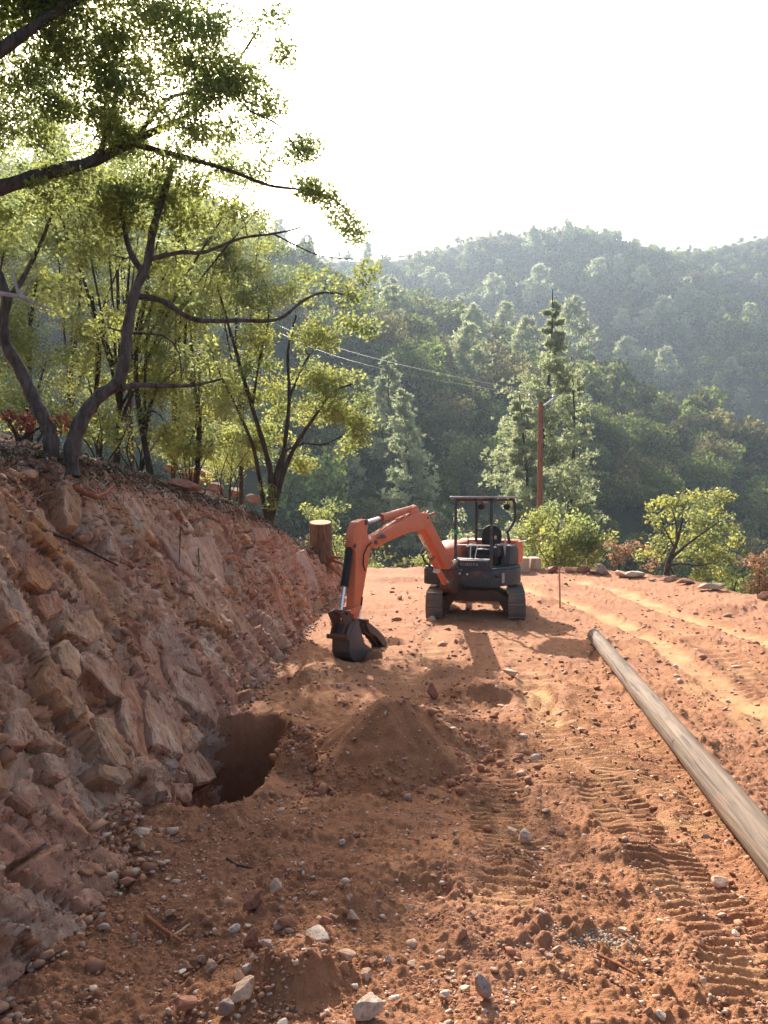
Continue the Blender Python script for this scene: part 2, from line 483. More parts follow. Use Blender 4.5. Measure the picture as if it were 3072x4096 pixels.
TL = [([g2(p) for p in a], w) for a, w in TIRE]
PILE = on(838, 1672); PILE = Vector((0.07, 7.3, 0)); PILE_R, PILE_H = 0.84, 0.60
LOG_LINE = [on(1283, 1371, 0.0), on(1283, 1371, 0.0) + (on(1552, 1700, 0.0) - on(1283, 1371, 0.0)) * 1.6]
def lane(x, y, pts):
    """distance across, length along"""
    best = np.full(x.shape, 1e9); al = np.zeros(x.shape); L = 0.0; endd = np.zeros(x.shape)
    for i, (a, b) in enumerate(zip(pts[:-1], pts[1:])):
        dx, dy = b.x - a.x, b.y - a.y; l = math.hypot(dx, dy)
        t = ((x - a.x) * dx + (y - a.y) * dy) / (l * l); tc = np.clip(t, 0, 1)
        d = np.hypot(x - a.x - tc * dx, y - a.y - tc * dy)
        n = d < best
        best = np.where(n, d, best); al = np.where(n, L + tc * l, al); L += l
    return best, al
HOLE = [on(398, 1742), on(450, 1752), on(512, 1742), on(560, 1700), on(600, 1640), on(628, 1585), on(560, 1568), on(480, 1590)]
def in_poly(x, y, P):
    """signed distance (negative inside)"""
    d = np.full(x.shape, 1e9); c = np.zeros(x.shape, bool)
    for i in range(len(P)):
        a, b = P[i], P[(i + 1) % len(P)]
        dx, dy = b.x - a.x, b.y - a.y
        t = np.clip(((x - a.x) * dx + (y - a.y) * dy) / (dx * dx + dy * dy), 0, 1)
        d = np.minimum(d, np.hypot(x - a.x - t * dx, y - a.y - t * dy))
        cond = ((a.y > y) != (b.y > y)) & (x < (b.x - a.x) * (y - a.y) / ((b.y - a.y) if b.y != a.y else 1e-9) + a.x)
        c ^= cond
    return np.where(c, -d, d)
HOLE_P = [Vector((-2.15, HOLE[0].y + 0.1, 0))] + HOLE[0:6] + [Vector((-1.15, HOLE[6].y + 0.15, 0)), Vector((-2.15, HOLE[7].y + 0.35, 0))]
CUTS = [on(845, 1385), on(770, 1420)]
MOUNDS = [  # centre (1659 px), radius x, radius y, height
    (on(1035, 1505), 0.50, 0.42, 0.20), (on(640, 2120), 0.30, 0.22, 0.17), (on(680, 1470), 0.35, 0.9, 0.13), (on(940, 1560), 0.5, 0.6, 0.09),
    (on(560, 1590), 0.5, 0.4, 0.10), (on(960, 1455), 0.4, 0.4, 0.10), (on(640, 1640), 0.45, 0.5, 0.13), (on(1180, 1300), 0.6, 0.5, 0.10),
    (on(1200, 1700), 0.3, 0.3, 0.05), (on(760, 1950), 0.45, 0.25, 0.06), (on(1250, 1930), 0.4, 0.25, 0.07), (on(500, 2150), 0.35, 0.2, 0.07),
    (on(1480, 1390), 1.3, 0.10, 0.06), (on(1440, 1363), 1.4, 0.10, 0.05), (on(1340, 1840), 0.5, 0.2, 0.06), (on(870, 1890), 0.6, 0.25, 0.06),
    (on(1120, 1880), 0.20, 0.35, 0.08), (on(1200, 1990), 0.35, 0.3, 0.06), (on(860, 1255), 1.6, 0.5, 0.12), (on(1550, 1320), 0.8, 0.6, 0.12), (on(400, 1960), 0.3, 0.3, 0.05)]
def ground(x, y, fine=True):
    """height and tint of the road, arrays"""
    x = np.asarray(x, float); y = np.asarray(y, float)
    d = pad_dist(x, y)
    z = np.zeros(x.shape)
    z += fbm(x / 3.5, y / 3.5, 1, 3) * 0.07 + fbm(x / 0.9, y / 0.9, 4, 3) * 0.075
    dust = np.zeros(x.shape); stony = sstep(-0.05, 0.35, fbm(x / 1.1, y / 1.1, 8, 4)); damp_shade = np.zeros(x.shape)
    smooth = np.zeros(x.shape)
    for pts, w in TL:
        a, l = lane(x, y, pts); a = a + fbm(x / 0.6, y / 0.6, 12, 2) * 0.10
        m = 1 - sstep(w * 0.35, w * 0.75, a)
        z += -0.035 * m + 0.035 * np.exp(-((a - w * 0.95) / 0.12) ** 2)
        m2 = m * (0.45 + 0.9 * sstep(-0.35, 0.35, fbm(x / 0.5, y / 0.5, 13, 3))); dust = np.maximum(dust, np.clip(m2, 0, 1) * 0.75); smooth = np.maximum(smooth, m * 0.85); stony *= 1 - m * 0.8
    gm = np.zeros(x.shape); gr = np.zeros(x.shape)
    for i, (pts, w, s) in enumerate(GL):
        a, l = lane(x, y, pts)
        wob = fbm(x / 0.5, y / 0.5, 20 + i, 2)
        m = (1 - sstep(w * 0.42, w * 0.56, a + wob * 0.12)) * sstep(-0.42, 0.05, fbm(x / 0.8, y / 0.8, 30 + i, 2) + 0.22)
        lt = sum((pts[k + 1] - pts[k]).length for k in range(len(pts) - 1))
        m = m * sstep(0, 0.15, l) * (1 - sstep(lt - 0.15, lt - 0.01, l))
        ph = (l + wob * 0.02 + a * 0.05) / (0.088 + 0.006 * np.clip(y - 5, 0, 6))
        saw = np.abs((ph % 1.0) - 0.5) * 2
        g = (saw ** 0.7 - 0.5) * 0.048 * s * np.clip(y / 6.5, 0.8, 1.6)
        cross = 1 - 0.55 * np.exp(-(a / 0.05) ** 2)
        on_ = m > gm
        gr = np.where(on_, g * cross * m, gr); gm = np.maximum(gm, m)
        z += 0.03 * np.exp(-((a - w * 0.62) / 0.06) ** 2) * (0.5 + 0.5 * wob)
    z += gr - 0.012 * gm
    dust = np.maximum(dust, 0.42 * gm * sstep(-0.2, 0.4, fbm(x / 0.7, y / 0.7, 40, 3))); stony *= 1 - 0.8 * gm
    for c, rx, ry, h in MOUNDS:
        q = np.hypot((x - c.x) / rx, (y - c.y) / ry) + fbm(x / 0.3, y / 0.3, 50, 3) * 0.35
        z += h * (1 - sstep(0.1, 1.15, q))
        damp_shade = np.maximum(damp_shade, 0.3 * (1 - sstep(0.3, 0.9, q))); stony *= 1 - 0.7 * (1 - sstep(0.4, 1.1, q))
    a, l = lane(x, y, LOG_LINE)
    z += 0.05 * np.exp(-((a - 0.17) / 0.06) ** 2) * np.clip(0.5 + 1.5 * fbm(x / 0.3, y / 0.3, 55, 2), 0, 1.3)
    # spoil pile
    ang = np.arctan2(y - PILE.y, x - PILE.x)
    q = np.hypot((x - PILE.x) / 1.02, (y - PILE.y) / 1.0) / (PILE_R * (1 + 0.10 * np.sin(ang * 3 + 1) + 0.06 * np.sin(ang * 7)))
    q = q + fbm(x / 0.25, y / 0.25, 60, 3) * 0.05 + fbm(x / 0.06, y / 0.06, 61, 2) * 0.02
    ph = PILE_H * np.where(q < 0.12, 0.97 - q * 0.5, np.clip(1.06 - q * 1.06, 0, 1) ** 1.08)
    rill = fbm(ang * 2.6, q * 0.6, 63, 3) * 0.045 * sstep(0.1, 0.5, q) * (1 - sstep(0.7, 1.05, q))
    pm = (1 - sstep(0.95, 1.08, q))
    z = z * (1 - pm) + pm * (0.0 + ph + rill + np.maximum(z, 0) * 0.3)
    # broad left skirt of the pile
    sk = np.hypot((x + 0.55) / 0.55, (y - 7.25) / 0.6) + fbm(x / 0.2, y / 0.2, 66, 3) * 0.3
    z += 0.16 * (1 - sstep(0.2, 1.0, sk)) * (1 - pm)
    stony *= (1 - pm); damp_shade = np.maximum(damp_shade, 0.22 * pm); gm = gm * (1 - pm)
    # pit beside the bucket and where the bucket digs in
    for c, r_, h in ((CUTS[0], 0.30, 0.14), (CUTS[1], 0.42, 0.14)):
        q = np.hypot(x - c.x, y - c.y) / r_ + fbm(x / 0.3, y / 0.3, 70, 2) * 0.2
        z -= h * (1 - sstep(0.6, 1.0, q)); damp_shade = np.maximum(damp_shade, 0.8 * (1 - sstep(0.6, 1.0, q)))
    # post hole beside the bank
    hd = in_poly(x, y, HOLE_P) + fbm(x / 0.22, y / 0.22, 80, 3) * 0.07
    hm = 1 - sstep(-0.10, 0.03, hd)
    z = z * (1 - hm) - 1.5 * hm
    z += 0.04 * np.exp(-((hd - 0.10) / 0.09) ** 2)
    damp_shade = np.maximum(damp_shade, hm * 0.9 * sstep(-0.25, -0.05, -hd * 0 + (z * -1) - 0.3)); stony *= 1 - hm; dust *= 1 - hm
    # rubble rim of the pad, then falling away
    z += 0.16 * np.exp(-((d + 0.9) / 0.7) ** 2) * (0.6 + 0.8 * fbm(x / 0.8, y / 0.8, 90, 3)) * sstep(-3, 0, x)
    stony = np.maximum(stony, sstep(-3.0, -0.8, d) * 0.9)
    if fine:
        rough = np.clip(1 - 0.85 * smooth - 0.78 * gm, 0.1, 1) * np.where(pm > 0.5, 0.5, 1)
        f1, f2, cid, _, _ = worley(x / 0.085, y / 0.085, 3)
        size = ((cid * 37) % 100) / 100.0
        clod = np.clip(1 - f1 / (0.2 + 0.32 * size), 0, 1) ** 0.6 * (size > 0.45)
        z += clod * 0.040 * rough * sstep(-0.3, 0.4, fbm(x / 0.5, y / 0.5, 95, 3) + 0.05)
        f1, f2, cid, _, _ = worley(x / 0.035 + 9, y / 0.035, 8)
        size = ((cid * 37) % 100) / 100.0
        z += np.clip(1 - f1 / (0.2 + 0.3 * size), 0, 1) ** 0.6 * 0.010 * rough * (size > 0.3) * sstep(14, 7, y) if False else np.clip(1 - f1 / (0.2 + 0.3 * size), 0, 1) ** 0.6 * 0.016 * rough * (size > 0.3)
        z += fbm(x / 0.22, y / 0.22, 97, 3) * 0.034 * rough
    out = np.maximum(d, 0)
    z = z - np.where(out > 0, 15 * (1 - np.exp(-out * 0.75 / 15)), 0)
    damp_shade = np.maximum(damp_shade, 0.5 * sstep(0.15, -0.35, x - foot_x(y)) * sstep(30, 24, y))
    damp_shade = np.maximum(damp_shade, 0.65 * sstep(0.1, -1.2, x + fbm(x, y, 77, 3) * 0.8) * sstep(7.2, 5.6, y))  # greyish soil, with shade of the left foreground put into its colour
    damp_shade = np.maximum(damp_shade, 0.45 * sstep(0.0, 0.5, fbm(x / 2.0, y / 2.0, 99, 3)))
    return z, dust, stony, damp_shade
def gz(x, y): return float(ground(np.array([x]), np.array([y]), False)[0][0])

def build_ground():
    rows = list(np.linspace(-6, 2.2, 18))
    y = 2.2
    rows2 = []
    while y < 46:
        rows2.append(y); y += max(0.011, y * y / (CAM_H * FPX) * 1.15) if y < 16 else max(y * y / (CAM_H * FPX) * 1.15, 0.12)
        if y > 28: y += 0.5
    rows = np.array(rows + rows2); nc = 640
    t = np.linspace(-0.52, 0.66, nc)
    Y, T = np.meshgrid(rows, t, indexing='ij')
    X = T * np.maximum(Y + 1.2, 3.2)
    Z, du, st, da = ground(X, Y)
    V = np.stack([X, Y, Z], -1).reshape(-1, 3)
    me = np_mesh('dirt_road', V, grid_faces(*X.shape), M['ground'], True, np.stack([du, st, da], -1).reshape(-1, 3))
    o = link('dirt_road', me); tag(o, kind='structure')
    print('ground rows', len(rows), 'verts', len(V))
build_ground()

def mat_hill():
    t = NT('hill_soil'); P = t.geo(); n = t.noise(0.12, 6, 0.7, P); n2 = t.noise(0.9, 4, 0.7, P)
    c = t.ramp(n, [(0.35, (0.030, 0.045, 0.018)), (0.55, (0.05, 0.065, 0.025)), (0.75, (0.11, 0.09, 0.045))])
    c = t.mix(t.ramp(n2, [(0.5, (0, 0, 0)), (0.7, (0.5, 0.5, 0.5))]), c, (0.05, 0.06, 0.03))
    a = t.n('ShaderNodeSeparateColor'); t.l(attr(t), a.inputs[0])
    c = t.mix(a.outputs[0], c, (0.30, 0.20, 0.125))
    t.color(c); t.set(Roughness=0.95); return t.m
def build_hills():
    az = np.linspace(R(-52), R(50), 360); rr = np.concatenate([np.geomspace(26, 620, 220), [680, 760, 860]])
    A, D = np.meshgrid(az, rr)      # rows = distance
    X, Y = D * np.sin(A), D * np.cos(A)
    Z = terrain(X, Y) - np.where(D < 48, 0.35, 0.0)
    dA, _ = polyline_near(X, Y, RIDGE_A)
    bare = (1 - sstep(2, 10, dA + fbm(X / 15, Y / 15, 3, 3) * 6)) * sstep(0, 30, X + 40)
    V = np.stack([X, Y, Z], -1).reshape(-1, 3)
    me = np_mesh('hillside', V, grid_faces(*X.shape), mat_hill(), True, np.stack([bare * 0.9, bare * 0, bare * 0], -1).reshape(-1, 3))
    tag(link('hillside', me), kind='structure')
build_hills()

# ------------------------------------------------------------------ the cut bank
TAN, PINK, CREAM, REDB, ORA, SOIL, DARK = (0.58, 0.305, 0.16), (0.57, 0.28, 0.185), (0.66, 0.45, 0.32), (0.36, 0.13, 0.075), (0.56, 0.24, 0.09), (0.42, 0.165, 0.085), (0.07, 0.045, 0.035)
def build_bank():
    ys = [1.2]
    while ys[-1] < 26: ys.append(ys[-1] + max(0.02, ys[-1] * 0.0062))
    ys = np.array(ys)
    s = np.concatenate([np.linspace(-0.25, 1.0, 230), 1 + np.geomspace(0.012, 5.5, 90)])
    Y, Sg = np.meshgrid(ys, s, indexing='ij')
    h = np.maximum(crest_h(Y), -0.3); fx, cx = foot_x(Y), crest_x(Y)
    face = np.minimum(Sg, 1); back = np.maximum(Sg - 1, 0) * 2.2
    X = fx + (cx - fx) * face - back
    Z = h * face + np.minimum(0.27 * back, 4.5) * (1 - 0.9 * sstep(16, 25, Y))
    hmY = sstep(5.7, 6.2, Y) * (1 - sstep(8.3, 8.7, Y)); neg = np.minimum(Sg, 0)
    X = X - (cx - fx) * neg * hmY * 1.1; Z = Z + h * neg * hmY * 1.4
    # rounded crest
    rc = np.exp(-((Sg - 1) / 0.10) ** 2); Z -= 0.10 * rc
    # hollow and bulge of the face at large scale
    w = sstep(1.12, 0.92, Sg)                       # 1 on the face
    L = Z / 0.87
    n0 = fbm(Y / 1.6, L / 1.6, 3, 3)
    # jointed slabs, joints run down to the right
    a = R(28); u = (Y * math.cos(a) + L * math.sin(a)); v = (-Y * math.sin(a) + L * math.cos(a))
    uw = u + fbm(Y / 0.9, L / 0.9, 7, 2) * 0.16; vw = v + fbm(Y / 0.9, L / 0.9, 9, 2) * 0.16
    f1, f2, cid, px, py = worley(uw / 0.36, vw / 0.85, 5)
    r1 = ((cid * 37) % 101) / 101.0; r2 = ((cid * 59) % 97) / 97.0 - 0.5; r3 = ((cid * 83) % 89) / 89.0 - 0.5
    plate = (r1 - 0.5) * 0.13 + (uw / 0.36 - px) * r2 * 0.12 + (vw / 0.85 - py) * r3 * 0.12
    strata = (((uw / 0.17 + fbm(Y / 0.7, L / 0.7, 41, 2) * 1.6) % 1.0) - 0.5) * 0.07 + (((uw / 0.055 + fbm(Y / 0.3, L / 0.3, 42, 2) * 1.6) % 1.0) - 0.5) * 0.02
    crack = -0.13 * (1 - sstep(0.0, 0.07, f2 - f1))
    g1, g2_, c2, qx, qy = worley(uw / 0.13 + 4, vw / 0.30, 9)
    s1 = ((c2 * 37) % 101) / 101.0; s2 = ((c2 * 59) % 97) / 97.0 - 0.5
    small = (s1 - 0.5) * 0.07 + (uw / 0.13 + 4 - qx) * s2 * 0.09 - 0.03 * (1 - sstep(0, 0.10, g2_ - g1))
    rocky = sstep(-0.22, 0.12, fbm(Y / 1.3, L / 1.3, 14, 3) + 0.18 - 0.35 * sstep(0.72, 0.98, Sg) + 0.15 * sstep(10, 6, Y))
    disp = n0 * 0.20 + (plate + crack + strata * sstep(-0.1, 0.2, fbm(Y / 0.8, L / 0.8, 43, 2))) * rocky + small * (0.35 + 0.65 * rocky) + fbm(Y / 0.12, L / 0.05, 20, 4) * 0.022 + fbm(Y / 0.035, L / 0.035, 22, 2) * 0.010
    nx, nz = 0.87, 0.49
    onback = 1 - w
    dn = disp * w
    X = X + dn * nx; Z = Z + dn * nz
    Z += onback * (fbm(X / 1.2, Y / 1.2, 25, 4) * 0.16 + fbm(X / 0.2, Y / 0.2, 26, 3) * 0.04)
    # toe buried in scree
    toe = sstep(0.16, -0.02, Sg); X += toe * 0.08
    def C(c): return np.array(c)
    shp = X.shape + (1,)
    col = np.broadcast_to(C(SOIL), X.shape + (3,)).copy()
    pal = np.array([TAN, PINK, REDB, ORA, PINK, TAN, CREAM, PINK])
    pc = pal[(cid % 8)]
    rk = (rocky * sstep(0.02, 0.08, f2 - f1))[..., None]
    col = col * (1 - rk) + pc * rk
    litter = (sstep(0.80, 1.02, Sg + fbm(Y / 0.5, L / 0.5, 33, 3) * 0.22))[..., None]
    col = col * (1 - litter * 0.88) + C((0.075, 0.05, 0.035)) * litter * 0.88
    V = np.stack([X, Y, Z], -1).reshape(-1, 3)
    F = grid_faces(*X.shape)[:, ::-1]
    me = np_mesh('cut_bank', V, F, M['rock'], False, col.reshape(-1, 3))
    print('bank verts', len(V))
    return tag(link('cut_bank', me), kind='structure'), (X, Y, Z)
bank, BANKG = build_bank()
BX, BY, BZ = [g[:, :] for g in BANKG]
def bank_z(x, y):
    """actual shoulder height near x, y (nearest vertex behind the crest)"""
    i = int(np.argmin(np.abs(BY[:, 0] - y)))
    row = BX[i, 225:]; j = int(np.argmin(np.abs(row - x)))
    return float(BZ[i, 225 + j])

def slab(name, poly3, nrm, thick, color, seed, parent, bev=0.02, dome=0.35, mat=None):
    """an angular plate of rock: poly3 outline on the face, pushed out along nrm"""
    rnd = random.Random(seed)
    c = sum(poly3, Vector()) / len(poly3)
    size = max((p - c).length for p in poly3)
    bm = bmesh.new()
    tilt = Vector((rnd.uniform(-1, 1), rnd.uniform(-1, 1), rnd.uniform(-1, 1))) * 0.08
    n2 = (nrm + tilt).normalized()
    top = []
    for p in poly3:
        q = c + (p - c) * rnd.uniform(0.94, 1.03)
        off = thick * rnd.uniform(0.75, 1.15) + (q - c).dot(tilt) * 0.5
        top.append(bm.verts.new(q + n2 * off))
    bot = [bm.verts.new(p - nrm * max(0.25, thick)) for p in poly3]
    k = len(poly3)
    bm.faces.new(top)
    for i in range(k): bm.faces.new((bot[i], bot[(i + 1) % k], top[(i + 1) % k], top[i]))
    bmesh.ops.recalc_face_normals(bm, faces=bm.faces)
    es = [e for e in bm.edges if all(v in top for v in e.verts)]
    bmesh.ops.bevel(bm, geom=es, offset=min(bev, size * 0.12), segments=1, affect='EDGES', clamp_overlap=True)
    bmesh.ops.triangulate(bm, faces=[f for f in bm.faces if len(f.verts) > 4])
    bmesh.ops.subdivide_edges(bm, edges=[e for e in bm.edges if e.calc_length() > size * 0.30], cuts=2, use_grid_fill=False)
    bmesh.ops.triangulate(bm, faces=bm.faces)
    bmesh.ops.subdivide_edges(bm, edges=[e for e in bm.edges if e.calc_length() > size * 0.30], cuts=1)
    P = np.array([v.co[:] for v in bm.verts])
    n = fbm(P[:, 1] / 0.22, P[:, 2] / 0.22, P[:, 0] / 0.22 + seed, 3) * min(0.05, size * 0.13) + (worley(P[:, 1] / 0.16 + seed, P[:, 2] / 0.3)[0] - 0.4) * 0.03
    for v, d in zip(bm.verts, n): v.co += nrm * d + Vector((rnd.uniform(-1, 1), rnd.uniform(-1, 1), rnd.uniform(-1, 1))) * 0.006
    me = bpy.data.meshes.new(name); bmesh.ops.triangulate(bm, faces=bm.faces)
    bmesh.ops.recalc_face_normals(bm, faces=bm.faces)
    bm.to_mesh(me); bm.free()
    a = me.color_attributes.new('tint', 'FLOAT_COLOR', 'POINT')
    a.data.foreach_set('color', np.tile(np.array([*color, 1.0], dtype=np.float32), len(me.vertices)))
    me.materials.append(mat or M['rock'])
    return link(name, me, parent)

SLABS = [
    ([(500, 820), (545, 812), (625, 900), (632, 985), (590, 1000), (560, 900)], 0.10, PINK), ([(630, 830), (690, 870), (760, 1080), (825, 1210), (740, 1180), (640, 1080), (600, 1000), (640, 960)], 0.16, PINK),
    ([(710, 880), (760, 812), (840, 880), (900, 1000), (932, 1092), (860, 1060), (760, 990)], 0.15, (0.47, 0.32, 0.25)), ([(720, 950), (860, 1070), (935, 1110), (1000, 1290), (985, 1340), (880, 1250), (790, 1190), (740, 1080)], 0.24, (0.44, 0.26, 0.19)),
    ([(650, 1150), (760, 1180), (800, 1260), (830, 1340), (825, 1490), (680, 1430), (650, 1260)], 0.22, (0.50, 0.30, 0.22)), ([(560, 1090), (630, 1120), (645, 1250), (680, 1440), (690, 1520), (600, 1400), (560, 1260)], 0.10, REDB),
    ([(280, 810), (390, 770), (460, 840), (460, 900), (400, 940), (340, 890), (290, 880)], 0.16, (0.50, 0.30, 0.16)), ([(250, 940), (300, 900), (360, 960), (380, 1060), (340, 1110), (290, 1050)], 0.12, (0.47, 0.33, 0.21)),
    ([(460, 860), (520, 860), (535, 960), (480, 930)], 0.10, TAN), ([(370, 970), (470, 930), (560, 1080), (570, 1200), (500, 1150), (400, 1050)], 0.09, (0.36, 0.19, 0.13)),
    ([(560, 720), (610, 690), (660, 700), (655, 780), (640, 820), (570, 770)], 0.16, (0.47, 0.27, 0.17)), ([(250, 190), (300, 178), (345, 260), (355, 320), (350, 385), (290, 390), (265, 330), (245, 260)], 0.22, (0.50, 0.28, 0.14)),
    ([(85, 310), (160, 290), (165, 330), (200, 360), (215, 440), (170, 450), (120, 400)], 0.14, (0.48, 0.29, 0.16)), ([(60, 120), (120, 100), (165, 130), (120, 165), (65, 160)], 0.14, ORA),
    ([(10, 370), (55, 340), (75, 380), (40, 410)], 0.10, TAN), ([(0, 1260), (80, 1240), (150, 1320), (150, 1380), (60, 1430), (0, 1420)], 0.14, CREAM),
    ([(430, 1270), (530, 1280), (560, 1400), (600, 1500), (560, 1530), (480, 1420)], 0.10, (0.46, 0.31, 0.20)), ([(440, 1500), (560, 1520), (610, 1580), (560, 1600), (450, 1560)], 0.10, (0.44, 0.28, 0.18)),
    ([(840, 1400), (900, 1420), (1000, 1580), (960, 1600), (900, 1610), (850, 1520)], 0.16, (0.40, 0.23, 0.15)), ([(800, 1590), (880, 1600), (885, 1680), (870, 1700), (800, 1640)], 0.16, (0.33, 0.15, 0.10)),
    ([(250, 1060), (330, 1120), (360, 1250), (300, 1230), (240, 1140)], 0.10, TAN), ([(640, 1515), (760, 1540), (830, 1590), (700, 1580)], 0.12, REDB),
    ([(750, 190), (800, 230), (860, 330), (900, 400), (860, 400), (790, 330), (755, 260)], 0.14, (0.46, 0.40, 0.36)), ([(490, 420), (520, 410), (560, 480), (640, 560), (560, 530), (500, 480)], 0.10, (0.38, 0.20, 0.13)),
    ([(600, 600), (650, 610), (660, 660), (620, 660)], 0.08, TAN), ([(740, 400), (850, 420), (980, 420), (1040, 520), (1060, 650), (980, 640), (860, 560)], 0.07, (0.46, 0.30, 0.24)),
    ([(870, 620), (1060, 660), (1110, 720), (1200, 850), (1190, 900), (1050, 860), (930, 740)], 0.06, (0.43, 0.25, 0.17)), ([(1380, 490), (1430, 480), (1470, 560), (1510, 680), (1480, 710), (1420, 620)], 0.12, (0.46, 0.38, 0.34)),
    ([(1270, 540), (1300, 560), (1330, 680), (1290, 640)], 0.10, PINK), ([(140, 700), (260, 700), (285, 770), (200, 830)], 0.12, REDB),
    ([(0, 760), (60, 770), (70, 830), (10, 850)], 0.12, TAN), ([(100, 480), (220, 520), (250, 640), (200, 690), (110, 640)], 0.10, ORA),
    ([(260, 540), (320, 560), (320, 660), (270, 690)], 0.12, ORA), ([(180, 1440), (240, 1460), (310, 1560), (280, 1580), (210, 1540)], 0.10, CREAM),
    ([(200, 1000), (260, 1060), (280, 1180), (230, 1150), (190, 1080)], 0.10, TAN), ([(1140, 560), (1190, 560), (1200, 610), (1160, 630)], 0.07, (0.4, 0.2, 0.13)),
    ([(1165, 480), (1195, 470), (1190, 540), (1160, 545)], 0.08, (0.48, 0.32, 0.22)), ([(60, 1560), (150, 1600), (200, 1700), (120, 1740), (40, 1660)], 0.10, (0.42, 0.22, 0.15)),
    ([(1190, 370), (1270, 370), (1290, 430), (1210, 440)], 0.07, (0.44, 0.29, 0.23)), ([(1400, 700), (1460, 700), (1500, 770), (1430, 790)], 0.08, (0.46, 0.32, 0.25)),
    ([(350, 420), (460, 370), (460, 410), (400, 440)], 0.12, (0.30, 0.15, 0.09)), ([(300, 1130), (370, 1170), (400, 1260), (340, 1290)], 0.09, (0.40, 0.23, 0.14)),
    ([(1090, 350), (1110, 345), (1085, 420), (1075, 415)], 0.06, TAN), ([(640, 430), (700, 450), (690, 520), (640, 520)], 0.07, (0.36, 0.16, 0.09)),
]
NB = Vector((0.87, 0, 0.49)); NB.normalize()
for i, (poly, th, c) in enumerate(SLABS):
    P3 = []
    for cx, cy in poly:
        P3.append(hit_bank((cx * 0.8439) / K, (1800 + cy * 0.8436) / K))
    slab('rock_slab', P3, NB, th * 0.5, c, i, bank)
# ------------------------------------------------------------------ excavator
M['roof'] = mat_paint('roof_sunlit_paint', (0.30, 0.29, 0.29), 0.4)  # grey lightened so the colour itself gives the bright sunlit roof edge
EC = Vector((1.98, 16.85, 0.0))
root = empty('mini_excavator', EC, 'orange and grey open canopy mini excavator parked on the dirt with bucket lowered', 'excavator')
HF = Vector((-0.5, -0.866, 0)).normalized(); HL = Vector((0.866, -0.5, 0)).normalized(); UP = Vector((0, 0, 1))
def E(f, l, z): return EC + HF * f + HL * l + UP * z
UF = Vector((-math.sin(R(8)), -math.cos(R(8)), 0)); UL = Vector((math.cos(R(8)), -math.sin(R(8)), 0))
def U(f, l, z): return EC + UF * f + UL * l + UP * z
ZB = gz(EC.x, EC.y) - 0.02
def Ez(f, l, z): return E(f, l, z)
# tracks
TL_, TH, TW = 2.50, 0.56, 0.33
def stadium(t):
    """perimeter point (f, z) and tangent angle of the track loop, t in metres"""
    r = TH / 2; st = TL_ - 2 * r; per = 2 * st + 2 * math.pi * r; t = t % per
    if t < st: return (-st / 2 + t, 0.0 + 0.0, 0.0, -1)
    t -= st
    if t < math.pi * r:
        a = -math.pi / 2 + t / r; return (st / 2 + r * math.cos(a), r + r * math.sin(a), math.cos(a), math.sin(a))
    t -= math.pi * r
    if t < st: return (st / 2 - t, 2 * r, 0.0, 1.0)
    t -= st
    a = math.pi / 2 + t / r; return (-st / 2 + r * math.cos(a), r + r * math.sin(a), math.cos(a), math.sin(a))
PER = 2 * (TL_ - TH) + math.pi * TH
NSH = 44
def shoe_mesh():
    """one track pad: plate with a grouser bar and two edge lugs, local x = along the track, y = across, z = outwards"""
    b = MB(); p = PER / NSH
    b.box((0, 0, -0.008), (p * 0.47, 0, 0), (0, TW / 2, 0), (0, 0, 0.010))
    b.prism([Vector((-0.020, -TW / 2, 0.002)), Vector((0.020, -TW / 2, 0.002)), Vector((0.010, -TW / 2, 0.026)), Vector((-0.010, -TW / 2, 0.026))],
            [Vector((-0.020, TW / 2, 0.002)), Vector((0.020, TW / 2, 0.002)), Vector((0.010, TW / 2, 0.026)), Vector((-0.010, TW / 2, 0.026))])
    for y in (-0.07, 0.07): b.box((p * 0.27, y, 0.008), (0.008, 0, 0), (0, 0.012, 0), (0, 0, 0.008))
    me = bpy.data.meshes.new('track_shoe'); me.from_pydata(b.v, [], b.f); me.materials.append(M['pad'])
    bm = bmesh.new(); bm.from_mesh(me); bmesh.ops.recalc_face_normals(bm, faces=bm.faces); bm.to_mesh(me); bm.free()
    return me
SHOE = shoe_mesh()
zb = max(gz(U(1, l, 0).x, U(1, l, 0).y) for l in (-0.82, 0.82)) - 0.03
for l0 in (-0.82, 0.82):
    b = MB()
    n = 40; inner = []
    for i in range(n):
        f, z, nf, nz_ = stadium(PER * i / n)
        nf, nz_ = (0, -1) if z < 1e-6 else (nf, nz_)
        inner.append((f - nf * 0.03, z - nz_ * 0.03))
    b.prism([U(f, l0 - TW / 2 + 0.015, z + zb) for f, z in inner], [U(f, l0 + TW / 2 - 0.015, z + zb) for f, z in inner])
    tr = b.build('track', M['black'], root)
    fr = MB(); fr.box(U(0, l0, zb + TH / 2), UF * 0.72, UL * (TW / 2 + 0.015), UP * 0.085); fr.build('track_frame', M['rust'], tr, bevel=0.01)
    for k, f in enumerate((-0.97, -0.5, -0.17, 0.17, 0.5, 0.97)):
        r_, zc = (0.20, TH / 2) if abs(f) > 0.9 else (0.085, 0.12)
        w = MB(); w.tube([U(f, l0 - TW / 2 - 0.01, zb + zc), U(f, l0 + TW / 2 + 0.01, zb + zc)], r_, 18); w.build('track_wheel', M['rust'], tr, smooth=True)
    for i in range(NSH):
        t = PER * i / NSH
        f, z, nf, nz_ = stadium(t)
        nv = UF * nf + UP * (nz_ if z > 1e-6 else -1)
        nv = nv.normalized(); tv = UL.cross(nv).normalized()
        o = link('track_shoe', SHOE, tr)
        o.matrix_local = Matrix.Translation(U(f, l0, z + zb) - EC) @ Matrix((tv, UL, nv)).transposed().to_4x4()
